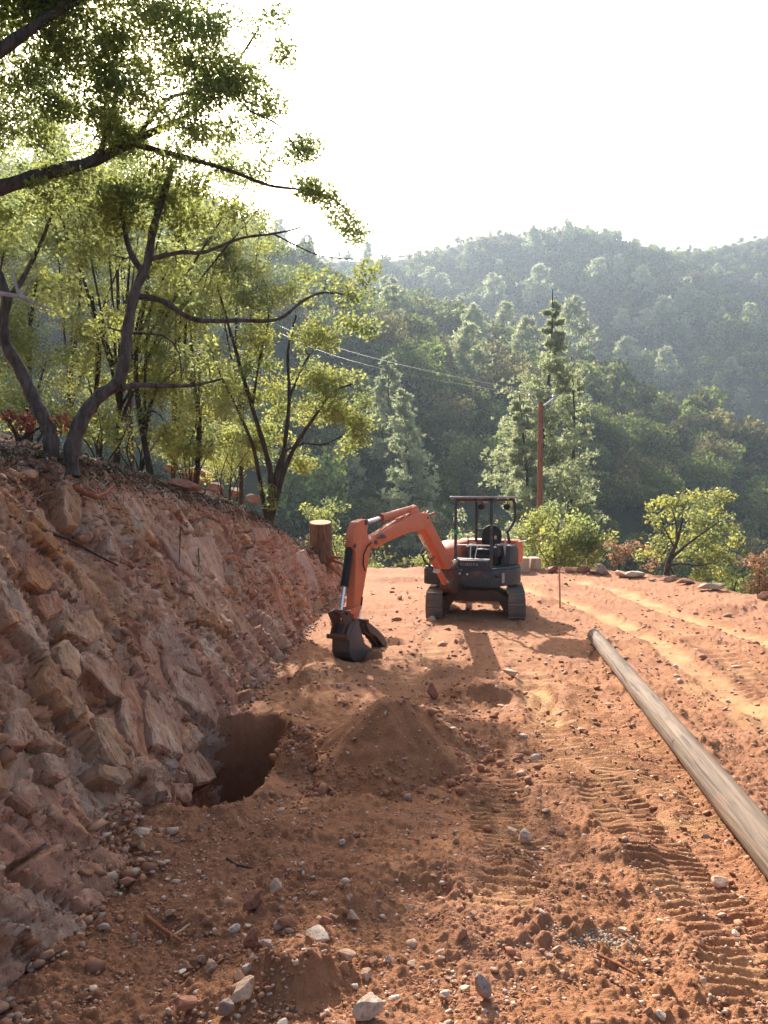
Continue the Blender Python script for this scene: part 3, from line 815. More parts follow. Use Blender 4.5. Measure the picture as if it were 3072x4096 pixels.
# undercarriage
b = MB()
arch = [(-0.66, 0.16), (-0.66, 0.42), (-0.40, 0.56), (0.40, 0.56), (0.66, 0.42), (0.66, 0.16), (0.56, 0.16), (0.46, 0.34), (-0.46, 0.34), (-0.56, 0.16)]
b.prism([U(0.62, l, z + zb) for l, z in arch], [U(-0.62, l, z + zb) for l, z in arch])
b.build('undercarriage_frame', M['rust'], root, bevel=0.012)
b = MB(); b.tube([U(0, 0, 0.50), U(0, 0, 0.64)], 0.42, 28); b.build('slew_ring', M['rust'], root, smooth=True)
b = MB()
bl = [(0.0, 0.02), (0.05, 0.05), (0.03, 0.18), (0.05, 0.33), (0.0, 0.36), (-0.03, 0.18)]
b.prism([U(-1.62 + f, -0.97, z + zb) for f, z in bl], [U(-1.62 + f, 0.97, z + zb) for f, z in bl]); bld = b.build('dozer_blade', M['rust'], root)
for l in (-0.3, 0.3):
    b = MB(); b.box(U(-1.1, l, 0.24 + zb), UF * 0.5, UL * 0.04, UP * 0.06); b.build('blade_arm', M['rust'], bld)

# house: lower deck with round tail
foot = [(0.80, -0.86), (0.92, -0.62), (0.93, 0.50), (0.86, 0.72)]
for i in range(13):
    a = R(50 + i * 260 / 12 / 1.0)
    a = R(62 + i * (298 - 62) / 12)
    foot.append((1.03 * math.cos(a) - 0.03, 0.92 * math.sin(a)))
b = MB(); b.prism([E(f, l, 0.64) for f, l in foot], [E(f, l, 0.98) for f, l in foot]); body = b.build('house_body', M['grey'], root, bevel=0.03)
b = MB(); b.prism([E(f * 0.985, l * 0.985, 0.985) for f, l in foot], [E(f * 0.97, l * 0.97, 1.02) for f, l in foot]); b.build('deck', M['grey'], root, bevel=0.012)
# front slots, decals, panel seam, lamp hole
for l, z, w, h, m, nm in ((0.00, 0.905, 0.055, 0.028, 'red', 'warning_decal'), (0.035, 0.905, 0.022, 0.022, 'white', 'decal_symbol'), (0.20, 0.895, 0.05, 0.034, 'black', 'warning_decal'),
                          (0.20, 0.897, 0.026, 0.020, 'white', 'decal_symbol'), (0.0, 0.975, 0.09, 0.006, 'white', 'scraped_edge'), (0.02, 0.80, 0.075, 0.020, 'steel', 'grab_handle')):
    b = MB(); off = 0.934 if nm != 'decal_symbol' else 0.937
    b.box(E(off, l, z), HF * 0.003, HL * w, UP * h); b.build(nm, M[m], body)
for a in (54, 62):
    pass
b = MB(); b.box(E(0.60, 0.842, 0.82), (HF * 0.8 - HL * 0.2) * 0.05, (HL + HF * 0.55).normalized() * 0.006, UP * 0.10); b.build('tail_decal', M['pale'], body)
for f, l in ((0.78, 0.80), ):
    b = MB(); b.tube([E(f - 0.02, l - 0.04, 0.86), E(f + 0.02, l + 0.012, 0.86)], 0.028, 14); b.build('lamp_hole', M['black'], body, smooth=True)
# panel below the operator, facing forward
fp = [(0.80, 1.02), (0.88, 1.02), (0.87, 1.17), (0.83, 1.185), (0.80, 1.17)]
b = MB(); b.prism([E(f, -0.14, z) for f, z in fp], [E(f, 0.62, z) for f, z in fp]); fpan = b.build('front_panel', M['grey'], root, bevel=0.006)
cu = bpy.data.curves.new('maker_lettering', 'FONT'); cu.body = 'KUBOTA'; cu.size = 0.085; cu.extrude = 0.004; cu.space_character = 1.25; cu.align_x = 'CENTER'; cu.materials.append(M['pale'])
tx = bpy.data.objects.new('maker_lettering', cu); COL.objects.link(tx); 
_me = bpy.data.meshes.new_from_object(tx); bpy.data.objects.remove(tx); tx = link('maker_lettering', _me, fpan)
tx.matrix_local = Matrix.Translation(E(0.882, 0.22, 1.065) - EC) @ Matrix((HL, UP, HF)).transposed().to_4x4()
b = MB(); b.box(E(0.30, 0.25, 1.03), HF * 0.52, HL * 0.40, UP * 0.012); b.build('floor_mat', M['black'], root)
# seat pedestal and cover at the operator's left
b = MB(); b.box(E(-0.05, 0.25, 1.16), HF * 0.26, HL * 0.26, UP * 0.12); b.build('seat_base', M['black'], root, bevel=0.03)
b = MB(); b.box(E(0.0, 0.25, 1.325), HF * 0.25, HL * 0.235, UP * 0.05); b.build('seat', M['black'], root, bevel=0.04)
b = MB()
sb = []
for i in range(11):
    a = math.pi * i / 10
    sb.append((-0.225 * math.cos(a) * (1.0), 1.60 + 0.27 * math.sin(a) ** 0.8))
sb = [(-0.20, 1.34)] + sb + [(0.20, 1.34)]
b.prism([E(-0.16 - 0.12 * (z - 1.34), 0.25 + l, z) for l, z in sb], [E(-0.25 - 0.12 * (z - 1.34), 0.25 + l, z) for l, z in sb]); b.build('seat_back', M['black'], root, bevel=0.025)
for sgn in (-1, 1):
    l = 0.25 + sgn * 0.31
    b = MB(); b.box(E(0.10, l, 1.33), HF * 0.20, HL * 0.06, UP * 0.10); con = b.build('control_console', M['grey'], root, bevel=0.025)
    b = MB(); b.box(E(0.06, l, 1.46), HF * 0.17, HL * 0.045, UP * 0.018); b.build('armrest', M['pale' if sgn > 0 else 'black'], con, bevel=0.012)
    b = MB(); b.tube([E(0.24, l, 1.42), E(0.28, l - 0.01, 1.54), E(0.27, l - 0.02, 1.60)], [0.010, 0.010, 0.012], 8); b.build('joystick', M['black'], con, smooth=True)
    b = MB(); b.box(E(0.27, l - 0.02, 1.62), HF * 0.025, HL * 0.022, UP * 0.035); b.build('joystick_grip', M['pale'], con, bevel=0.012)
for dl in (-0.055, 0.055):
    b = MB(); b.tube([E(0.62, 0.20 + dl, 1.03), E(0.66, 0.20 + dl, 1.25), E(0.60, 0.20 + dl * 1.3, 1.42), E(0.58, 0.20 + dl * 1.3, 1.47)], [0.012, 0.011, 0.011, 0.016], 8); b.build('travel_lever', M['galv'], root, smooth=True)
b = MB(); b.box(E(0.72, 0.48, 1.045), HF * 0.07, HL * 0.05, UP * 0.015); b.build('foot_pedal', M['pale'], root, bevel=0.006)
# covers
b = MB()
hood = [(-0.98, 1.02), (-0.98, 1.42), (-0.90, 1.55), (-0.42, 1.55), (-0.40, 1.02)]
b.prism([E(f * (0.86), -0.60, z) for f, z in hood], [E(f * 0.80, 0.78, z) for f, z in hood]); b.build('engine_hood', M['orange'], root, bevel=0.07)
b = MB()
rc_ = [(-0.30, 1.02), (-0.36, 1.45), (-0.20, 1.53), (0.25, 1.50), (0.50, 1.34), (0.62, 1.02)]
b.prism([E(f, -0.80, z) for f, z in rc_], [E(f, -0.26, z) for f, z in rc_]); b.build('side_hood', M['orange'], root, bevel=0.06)
b = MB()
lc = [(-0.42, 1.02), (-0.42, 1.34), (-0.30, 1.46), (0.06, 1.44), (0.16, 1.02)]
b.prism([E(f, 0.60, z) for f, z in lc], [E(f, 0.80, z) for f, z in lc]); b.build('step_cover', M['grey'], root, bevel=0.04)
b = MB(); b.prism([E(0.10 + f, 0.70, z) for f, z in ((0, 1.20), (0.10, 1.42), (0, 1.62), (-0.08, 1.42))], [E(0.10 + f, 0.685, z) for f, z in ((0, 1.20), (0.10, 1.42), (0, 1.62), (-0.08, 1.42))])
b.build('side_shield', M['pale'], root)
b = MB(); b.tube([E(-0.45, 0.72, 1.50), E(-0.45, 0.95, 1.53)], 0.012, 8); b.build('hood_grab_bar', M['galv'], root, smooth=True)
# canopy
PO = M['grey']
lo, hi_ = 1.02, 2.43
pts = {'fr': (0.76, -0.14), 'fl': (0.76, 0.65), 'rr': (-0.35, -0.16), 'rl': (-0.35, 0.62)}
for k, (f, l) in pts.items():
    b = MB()
    if k[0] == 'f': path = [E(f + 0.05, l, 0.95), E(f, l, 1.25), E(f, l, hi_ - 0.10), E(f - 0.03, l, hi_ - 0.03), E(f - 0.10, l, hi_)]
    elif k == 'rl': path = [E(f - 0.05, l, 1.45), E(f + 0.05, l + 0.0, 1.55), E(f + 0.06, l - 0.03, 1.72), E(f - 0.02, l + 0.06, 1.88), E(f - 0.05, l + 0.10, 2.0), E(f - 0.03, l + 0.10, hi_ - 0.10), E(f, l + 0.08, hi_ - 0.03), E(f + 0.08, l + 0.05, hi_)]
    else: path = [E(f, l, 1.45), E(f, l, hi_ - 0.10), E(f + 0.03, l, hi_ - 0.03), E(f + 0.08, l, hi_)]
    b.tube(path, 0.031, 10); b.build('canopy_post', PO, root, smooth=True)
b = MB(); rf = [(0.84, -0.22), (0.80, -0.26), (-0.48, -0.24), (-0.54, -0.18), (-0.54, 0.70), (-0.48, 0.76), (0.78, 0.74), (0.84, 0.68)]
b.prism([E(f, l, 2.435) for f, l in rf], [E(f * 0.99, l, 2.475) for f, l in rf]); roof = b.build('canopy_roof', M['roof'], root, bevel=0.012)
b = MB(); b.box(E(0.14, 0.25, 2.40), HF * 0.55, HL * 0.38, UP * 0.022); b.build('roof_lining', M['rust'], root, bevel=0.01)
for f, l, s in ((0.70, -0.02, 0.03), (0.70, 0.50, 0.03)):
    b = MB(); b.box(E(f, l, 2.36), HF * 0.02, HL * 0.045, UP * 0.02); b.build('roof_lamp', M['pale'], root, bevel=0.008)
for f, l in ((-0.30, 0.0), (-0.25, 0.60)):
    b = MB(); b.tube([E(f + 0.07, l, 2.25), E(f, l, 2.25), E(f - 0.06, l, 2.25)], [0.062, 0.07, 0.035], 14); lp = b.build('work_lamp', M['black'], root, smooth=True)
    b = MB(); b.tube([E(f, l, 2.30), E(f, l, 2.40)], 0.010, 6); b.build('lamp_bracket', M['rust'], lp)
b = MB(); b.tube([E(-0.30, -0.10, 2.28), E(-0.26, -0.08, 2.0), E(-0.30, -0.13, 1.7), E(-0.2, -0.10, 1.5)], 0.007, 6); b.build('hanging_cable', M['black'], root)
for z, a, c in ((1.475, 'fr', 'fl'), (1.19, 'fr', 'fl'), (1.73, 'fr', 'rr'), (1.76, 'rr', 'rl')):
    pa, pb = pts[a], pts[c]; b = MB(); b.tube([E(*pa, z), E(*pb, z)], 0.014 if z != 1.19 else 0.018, 8); b.build('cross_rail', M['galv' if z < 1.7 else 'grey'], root, smooth=True)
b = MB(); g0 = E(0.79, -0.10, 1.74); b.tube([g0 - HF * 0.004, g0 + HF * 0.004], 0.055, 16); gt = b.build('round_tag', M['green'], root)
b = MB(); b.box(g0 + HF * 0.006, HF * 0.002, HL * 0.012, UP * 0.012); b.build('tag_hole', M['black'], gt)

# ---- boom plane
BF = Vector((1.38, 16.04, 0)); BD = Vector((-0.438, -0.899, 0)).normalized(); BN = Vector((0.899, -0.438, 0)).normalized()
def B(s, z, l=0.0): return BF + BD * s + BN * l + UP * z
CAMP = Vector((0, 0, CAM_H))
def pl(u, v, l=0.0):
    """photo pixel (3072 wide) -> (s, z) in the boom plane shifted l to the operator's left"""
    r = ray(u, v); o = BF + BN * l
    t = (o - CAMP).dot(BN) / r.dot(BN); p = CAMP + r * t
    return ((p - BF).dot(BD), p.z)
c1 = lambda x, y, l=0.0: pl(1680 + x * 0.2652, 1960 + y * 0.2652, l)
c2 = lambda x, y, l=0.0: pl(1320 + x * 0.3165, 1980 + y * 0.3165, l)
def slabs(b, prof, l0, l1): return b.prism([B(s, z, l0) for s, z in prof], [B(s, z, l1) for s, z in prof])
HW = 0.095
bp = [c2(505, 620, HW), c2(545, 665, HW), c2(600, 668, HW), c2(690, 615, HW), c2(870, 530, HW), c2(1040, 462, HW), c2(1110, 462, HW), c1(90, 590, HW), c1(230, 860, HW), c1(400, 1190, HW),
      c1(450, 1195, HW), c1(510, 1105, HW), c1(340, 790, HW), c1(180, 480, HW), c2(1285, 335, HW), c2(1240, 235, HW), c2(1110, 215, HW), c2(960, 290, HW), c2(740, 430, HW), c2(560, 540, HW)]
b = MB(); slabs(b, bp, -HW, HW); boom = b.build('boom', M['orange'], root, bevel=0.014)
# boom head brackets
for l in (-0.07, 0.07):
    b = MB(); pr = [c2(1010, 260, l), c2(1030, 160, l), c2(1085, 130, l), c2(1110, 160, l), c2(1130, 250, l)]
    slabs(b, pr, l - 0.012, l + 0.012); b.build('cylinder_bracket', M['orange'], boom, bevel=0.004)
for l in (-0.1, 0.1):
    b = MB(); b.tube([B(*c2(1140, 200), l), B(*c2(1185, 190), l), B(*c2(1150, 235), l)], 0.012, 6); b.tube([B(*c2(1180, 250), l), B(*c2(1255, 218), l), B(*c2(1262, 300), l)], 0.012, 6)
    b.build('hose_guard', M['orange'], boom, smooth=True)
b = MB(); b.tube([B(*c2(1200, 300), -0.1), B(*c2(1190, 270), -0.03), B(*c2(1200, 270), 0.05), B(*c2(1170, 290), 0.1)], 0.02, 8); b.build('hydraulic_hose', M['black'], boom, smooth=True)
b = MB(); slabs(b, [c2(1285, 335, HW), c2(1270, 320, HW), c1(60, 570, HW), c1(85, 590, HW)], -HW - 0.008, HW + 0.008); b.build('weld_collar', M['orange'], boom)
# steel lines along the boom top
for i, l in enumerate((-0.06, -0.02, 0.02, 0.06)):
    b = MB(); q = [c2(950, 275 - i * 3, l), c2(860, 330, l), c2(760, 395, l), c2(660, 460, l), c2(560, 535, l), c2(520, 545, l)]
    b.tube([B(s, z + 0.02, l) for s, z in q], 0.011, 6); b.build('steel_line', M['orange' if i % 2 else 'galv'], boom, smooth=True)
b = MB(); q = [c2(950, 280), c2(780, 315), c2(650, 385), c2(610, 450), c2(560, 520)]
b.tube([B(s, z, 0.03) for s, z in q], 0.010, 6); b.build('steel_line', M['orange'], boom, smooth=True)
b = MB(); q = [c2(590, 540, HW), c2(620, 500, HW), c2(660, 500, HW), c2(690, 520, HW), c2(690, 545, HW), c2(600, 550, HW)]
slabs(b, q, HW, HW + 0.03); b.build('line_clamp', M['steel'], boom)
def pin(nm, p, l0, l1, r, parent, m='steel'):
    b = MB(); b.tube([B(p[0], p[1], l0), B(p[0], p[1], l1)], r, 14); return b.build(nm, M[m], parent, smooth=True)
pin('pivot_pin', c2(570, 600, HW), -HW - 0.03, HW + 0.03, 0.035, boom)
# arm cylinder
def cyl(nm, pa, pb, l, r_b, r_r, frac, m_b='orange', parent=root):
    a, c = B(*pa, l), B(*pb, l); d = c - a
    b = MB(); b.tube([a, a + d * frac], r_b, 16); o = b.build(nm, M[m_b], parent, smooth=True)
    b = MB(); b.tube([a + d * (frac - 0.03), a + d * frac], r_b * 1.15, 16); b.build('gland', M[m_b], o, smooth=True)
    b = MB(); b.tube([a + d * frac, c], r_r, 12); b.build('rod', M['chrome'], o, smooth=True)
    return o
cyl('arm_cylinder', c2(1060, 165), c2(455, 345), 0.0, 0.062, 0.034, 0.72)
# stick
SW = 0.07
sp = [c2(345, 345, SW), c2(300, 480, SW), c2(290, 640, SW), c2(330, 720, SW), c2(325, 1000, SW), c2(300, 1390, SW), c2(300, 1560, SW), c2(345, 1580, SW), c2(395, 1420, SW), c2(430, 1180, SW), c2(470, 950, SW),
      c2(525, 650, SW), c2(495, 560, SW), c2(472, 480, SW), c2(486, 350, SW), c2(465, 303, SW), c2(420, 312, SW)]
b = MB(); slabs(b, sp, -SW, SW); stick = b.build('stick', M['orange'], root, bevel=0.012)
pin('pivot_pin', c2(455, 345, SW), -SW - 0.025, SW + 0.02, 0.045, stick)
pin('pivot_pin', c2(310, 640, SW), -SW - 0.02, SW + 0.02, 0.035, stick)
b = MB(); q = [(525, 600), (470, 650), (425, 760), (420, 880), (445, 960)]
b.tube([B(*c2(x, y, SW + 0.03), SW + 0.03) for x, y in q], 0.012, 8); b.build('hydraulic_hose', M['black'], stick, smooth=True)
# bucket cylinder (far side of the stick), links
cyl('bucket_cylinder', c2(262, 560, -0.03), c2(138, 1470, -0.03), -0.03, 0.062, 0.030, 0.66, 'black')
for l in (-0.13, 0.07):
    b = MB(); slabs(b, [c2(60, 1490), c2(120, 1460), c2(200, 1480), c2(215, 1560), c2(215, 1700), c2(170, 1800), c2(80, 1810), c2(120, 1640), c2(80, 1540)], l, l + 0.025); b.build('bucket_link', M['rust'], root, bevel=0.005)
for l in (-0.10, 0.10):
    b = MB(); slabs(b, [c2(130, 1480), c2(200, 1430), c2(270, 1400), c2(320, 1400), c2(310, 1440), c2(200, 1500)], l, l + 0.02); b.build('guide_link', M['orange'], root, bevel=0.004)
pin('link_pin', c2(140, 1480), -0.17, 0.14, 0.035, root, 'rust')
pin('link_pin', c2(100, 1790), -0.18, 0.18, 0.04, root, 'rust')
cyl('thumb_cylinder', c2(398, 1290, 0.06), c2(368, 1565, 0.06), 0.06, 0.026, 0.016, 0.40, 'black')
# bucket
BW = 0.14
side = [c2(345, 1570, BW), c2(290, 1640, BW), c2(240, 1790, BW), c2(240, 1990, BW), c2(262, 2060, BW), c2(305, 2110, BW), c2(380, 2090, BW), c2(470, 2040, BW), c2(570, 1988, BW), c2(500, 1930, BW), c2(430, 1870, BW), c2(400, 1780, BW), c2(370, 1650, BW)]
buck = None
for l in (BW, -BW):
    b = MB(); slabs(b, side, l - 0.012, l + 0.012)
    o = b.build('bucket_side_plate' if buck else 'bucket', M['steel'], root if buck is None else buck, bevel=0.003)
    buck = buck or o
b = MB(); sh = side[1:9]
cs = sum(p[0] for p in side) / len(side), sum(p[1] for p in side) / len(side)
def inw(p, d):
    v = Vector((cs[0] - p[0], cs[1] - p[1])); v.normalize(); return (p[0] + v.x * d, p[1] + v.y * d)
b.prism([B(*p, -BW) for p in sh] + [B(*inw(p, 0.02), -BW) for p in sh[::-1]], [B(*p, BW) for p in sh] + [B(*inw(p, 0.02), BW) for p in sh[::-1]]); b.build('bucket_shell', M['steel'], buck)
for k in range(5):
    l = -BW + 0.02 + k * (2 * BW - 0.04) / 4; e = c2(570, 1988, BW); d = Vector((e[0] - side[7][0], e[1] - side[7][1])).normalized()
    b = MB(); b.prism([B(e[0] - d.x * 0.05, e[1] - d.y * 0.05 + z, l + w) for w, z in ((-0.03, -0.02), (0.03, -0.02), (0.03, 0.03), (-0.03, 0.03))], [B(e[0] + d.x * 0.10, e[1] + d.y * 0.10 + z, l + w) for w, z in ((-0.018, -0.01), (0.018, -0.01), (0.018, 0.004), (-0.018, 0.004))])
    b.build('bucket_tooth', M['steel'], buck)
for l in (-0.13, 0.13):
    b = MB(); slabs(b, [c2(345, 1560, l), c2(240, 1640, l), c2(200, 1790, l), c2(235, 1860, l), c2(300, 1700, l), c2(370, 1620, l)], l - 0.012, l + 0.012); b.build('bucket_ear', M['steel'], buck)
# thumb: a wide curved plate with serrated rim standing on the machine side of the mouth
TN = [c2(365, 1575, -0.0), c2(440, 1625), c2(530, 1700), c2(600, 1770), c2(640, 1860), c2(640, 1930), c2(618, 1985), c2(600, 1940), c2(595, 1890), c2(570, 1865), c2(560, 1835), c2(530, 1815), c2(520, 1785), c2(480, 1765), c2(430, 1730), c2(385, 1650)]
thumb = None
for l in (-0.10, 0.0, 0.10):
    b = MB(); slabs(b, TN, l - 0.015, l + 0.015); o = b.build('thumb_plate' if thumb else 'bucket_thumb', M['steel'], root if thumb is None else thumb, bevel=0.003); thumb = thumb or o
b = MB(); b.prism([B(*p, -0.10) for p in TN[1:6]] + [B(p[0] - 0.02, p[1] - 0.015, -0.10) for p in TN[1:6][::-1]], [B(*p, 0.10) for p in TN[1:6]] + [B(p[0] - 0.02, p[1] - 0.015, 0.10) for p in TN[1:6][::-1]]); b.build('thumb_web', M['steel'], thumb)
pin('pivot_pin', c2(335, 1590), -0.20, 0.20, 0.04, stick, 'rust')
# swing bracket and boom cylinder
b = MB()
br = [c1(590, 1180), c1(500, 1060), c1(440, 1180), c1(430, 1330), c1(370, 1400), c1(355, 1480), c1(430, 1560), c1(520, 1540), c1(600, 1440), c1(620, 1300)]
slabs(b, br, -0.10, 0.12); swing = b.build('swing_bracket', M['rust'], root, bevel=0.02)
b = MB(); b.tube([E(0.80, -0.13, 0.66), E(0.80, -0.13, 1.02)], 0.16, 18); b.tube([E(0.95, -0.12, 0.68), E(0.95, -0.12, 0.76)], 0.12, 14); b.build('swing_post', M['rust'], swing, smooth=True)
pin('pivot_pin', c1(470, 1190), -0.16, 0.16, 0.05, swing)
cyl('boom_cylinder', c1(375, 1400), c2(1125, 490), 0.0, 0.060, 0.030, 0.52, 'orange')
for i, q in enumerate(([(150, 880), (60, 860), (20, 940), (50, 1050), (120, 1130), (200, 1200)], [(120, 830), (60, 920), (40, 1010), (90, 1090), (190, 1170)], [(110, 930), (40, 980), (80, 1090), (210, 1210)])):
    b = MB(); b.tube([B(*c1(x, y, -0.12 + i * 0.06), -0.12 + i * 0.06) for x, y in q], 0.013, 8); b.build('hydraulic_hose', M['black'], root, smooth=True)
b = MB(); p = c1(205, 1220); b.tube([B(*p, 0.0), B(*p, 0.12)], 0.04, 10); b.build('hose_fitting', M['galv'], root, smooth=True)

# ------------------------------------------------------------------ utility poles
def pole_wood():
    t = NT('weathered_pole_wood'); P = t.coord()
    mp = t.n('ShaderNodeMapping'); t.l(P, mp.inputs[0]); mp.inputs['Scale'].default_value = (14, 14, 0.7)
    n = t.noise(1.0, 8, 0.72, mp.outputs[0]); n2 = t.noise(2.2, 5, 0.6, P); mp2 = t.n('ShaderNodeMapping'); t.l(P, mp2.inputs[0]); mp2.inputs['Scale'].default_value = (34, 34, 1.1); n3 = t.noise(1.0, 3, 0.5, mp2.outputs[0])
    c = t.ramp(n, [(0.30, (0.07, 0.05, 0.038)), (0.5, (0.18, 0.125, 0.085)), (0.7, (0.29, 0.21, 0.15))])
    c = t.mix(t.ramp(n2, [(0.5, (0, 0, 0)), (0.72, (0.6, 0.6, 0.6))]), c, (0.22, 0.125, 0.085))
    vo = t.n('ShaderNodeTexVoronoi', Scale=2.3); t.l(P, vo.inputs['Vector'])
    c = t.mix(t.ramp(vo.outputs['Distance'], [(0.03, (1, 1, 1)), (0.10, (0, 0, 0))]), c, (0.05, 0.035, 0.025))
    c = t.mix(t.ramp(n3, [(0.34, (1, 1, 1)), (0.41, (0, 0, 0))]), c, (0.07, 0.05, 0.04))
    t.color(c); t.set(Roughness=0.8); b = t.bump(n, 0.5, 0.01); t.bump(n3, 0.9, 0.02, b); return t.m
pb = on(1283, 1371, 0.16); pm_ = on(1552, 1700, 0.16); pa = pb + (pm_ - pb) * 1.62
pb.z, pa.z = 0.15, 0.17
L = (pb - pa).length
lp = bpy.data.objects
n = 70; nn = 20; V = []
for i in range(n):
    t = i / (n - 1); r = 0.134 - 0.026 * t
    rr_ = np.array([r * (1 + 0.018 * math.sin(t * 60) * math.sin(t * 23)) for _ in range(nn)])
    for k in range(nn):
        a = 2 * math.pi * k / nn
        q = rr_[k] + 0.006 * float(pnoise(math.cos(a) * 2.5, math.sin(a) * 2.5, t * 14)) + 0.004 * float(pnoise(math.cos(a) * 6, math.sin(a) * 6, t * 4 + 9))
        V.append((q * math.cos(a), q * math.sin(a), t * L))
mb = MB(); mb.v = V
for i in range(n - 1):
    for k in range(nn): mb.f.append((i * nn + k, i * nn + (k + 1) % nn, (i + 1) * nn + (k + 1) % nn, (i + 1) * nn + k))
mb.f.append(tuple(range(nn))[::-1]); mb.f.append(tuple((n - 1) * nn + k for k in range(nn)))
o = mb.build('fallen_utility_pole', pole_wood(), None, smooth=True, sharp=60)
o.matrix_world = Matrix.Translation(pa) @ (pb - pa).to_track_quat('Z', 'Y').to_matrix().to_4x4()
tag(o, 'long weathered grey wooden utility pole lying on the dirt road', 'pole')
# standing pole
top = at(1168, 868, 36); base = Vector((top.x - 0.10, 36, -7.5))
e = empty('standing_utility_pole', (base.x, 36, base.z), 'upright reddish brown wooden utility pole with two short arms beyond the excavator', 'utility pole')
b = MB(); b.tube([base, base.lerp(top, 0.5), top], [0.15, 0.13, 0.115], 16); b.build('pole_shaft', M['pole_new'], e, smooth=True)
tl, tr_ = at(1146, 858, 35.7), at(1197, 860, 36.1)
for tip, rt in ((tl, at(1160, 873, 35.9)), (tr_, at(1175, 877, 36))):
    b = MB(); b.tube([rt, tip], [0.05, 0.04], 8); arm = b.build('cross_arm', M['galv'], e, smooth=True)
    b = MB(); b.tube([tip, tip + UP * 0.08, tip + UP * 0.16, tip + UP * 0.24], [0.04, 0.10, 0.05, 0.08], 10); b.build('insulator', M['galv'], arm, smooth=True)
def wire(a, c, sag, label, r=0.010):
    b = MB(); n = 24
    b.tube([a.lerp(c, i / n) - UP * (sag * 4 * (i / n) * (1 - i / n)) for i in range(n + 1)], r, 5)
    o = b.build_at('power_line', M['wire'], a); tag(o, label, 'power line', 'power lines to the standing pole')
wire(tl + UP * 0.26, at(560, 680, 120), 1.0, 'upper power line running left from the upright pole to the trees')
wire(tl + UP * 0.10, at(560, 690, 118), 1.4, 'lower power line running left from the upright pole to the trees')
wire(tr_ + UP * 0.26, at(1760, 1170, 66), 1.6, 'upper power line running right and downhill from the upright pole', 0.011)
wire(tr_ + UP * 0.10, at(1760, 1215, 64), 1.8, 'lower power line running right and downhill from the upright pole', 0.011)
# lath stake
s0 = on(1210, 1312); s0.z = gz(s0.x, s0.y) - 0.1; zt = at(1208, 1224, s0.y)
b = MB(); b.prism([s0 + Vector(q) for q in ((-0.02, -0.006, 0), (0.02, -0.006, 0), (0.02, 0.006, 0), (-0.02, 0.006, 0))], [Vector((zt.x, s0.y, zt.z)) + Vector(q) for q in ((-0.02, -0.006, 0), (0.02, -0.006, 0), (0.02, 0.006, 0), (-0.02, 0.006, 0))])
tag(b.build_at('survey_stake', M['lath'], s0), 'thin upright wooden survey stake right of the excavator', 'stake')
# concrete blocks
for x0, x1, d, lab in ((1106, 1147, 25.6, 'larger tan concrete block with rust stain behind the excavator'), (1148, 1172, 26.0, 'smaller tan concrete block beside the larger one')):
    a, c = at(x0, 1243, d), at(x1, 1243, d); h = at(x0, 1206, d).z
    cx = (a + c) / 2; w = (c - a).length / 2
    b = MB(); b.box((cx.x, d + 0.45, (h - 0.3) / 2), (w - 0.01, 0.04, 0), (0.02, 0.42, 0), (0, 0, (h + 0.3) / 2))
    tag(b.build_at('concrete_block', M['block'], (cx.x, d + 0.45, 0), bevel=0.035), lab, 'concrete block')
# ------------------------------------------------------------------ foliage
def leaf_quads(P, size, rs, elong=0.5, up=0.35, col=None, var=0.25, fold=True):
    """one rhombic leaf per point; returns V, F, C"""
    n = len(P)
    nm = rs.normal(size=(n, 3)); nm[:, 2] += up * 2; nm /= np.linalg.norm(nm, axis=1)[:, None]
    ax = rs.normal(size=(n, 3)); ax -= nm * (ax * nm).sum(1)[:, None]; ax /= np.linalg.norm(ax, axis=1)[:, None]
    sd = np.cross(nm, ax)
    s = (size * rs.uniform(0.65, 1.3, n))[:, None]
    V = np.stack([P - ax * s * 0.5, P + sd * s * elong * 0.5 + ax * s * 0.05 - nm * s * 0.08, P + ax * s * 0.5, P - sd * s * elong * 0.5 + ax * s * 0.05 - nm * s * 0.08], 1).reshape(-1, 3)
    F = np.arange(n * 4).reshape(n, 4)
    c = np.ones((n, 3)) * rs.uniform(1 - var, 1 + var, n)[:, None]
    if col is not None: c = c * col
    return V, F, np.repeat(c, 4, 0)
def in_ball(n, rs):
    p = rs.normal(size=(n, 3)); p /= np.linalg.norm(p, axis=1)[:, None]
    return p * (rs.uniform(0, 1, n) ** 0.45)[:, None]
def px2m(px, d): return px * K / 4 * d / FPX

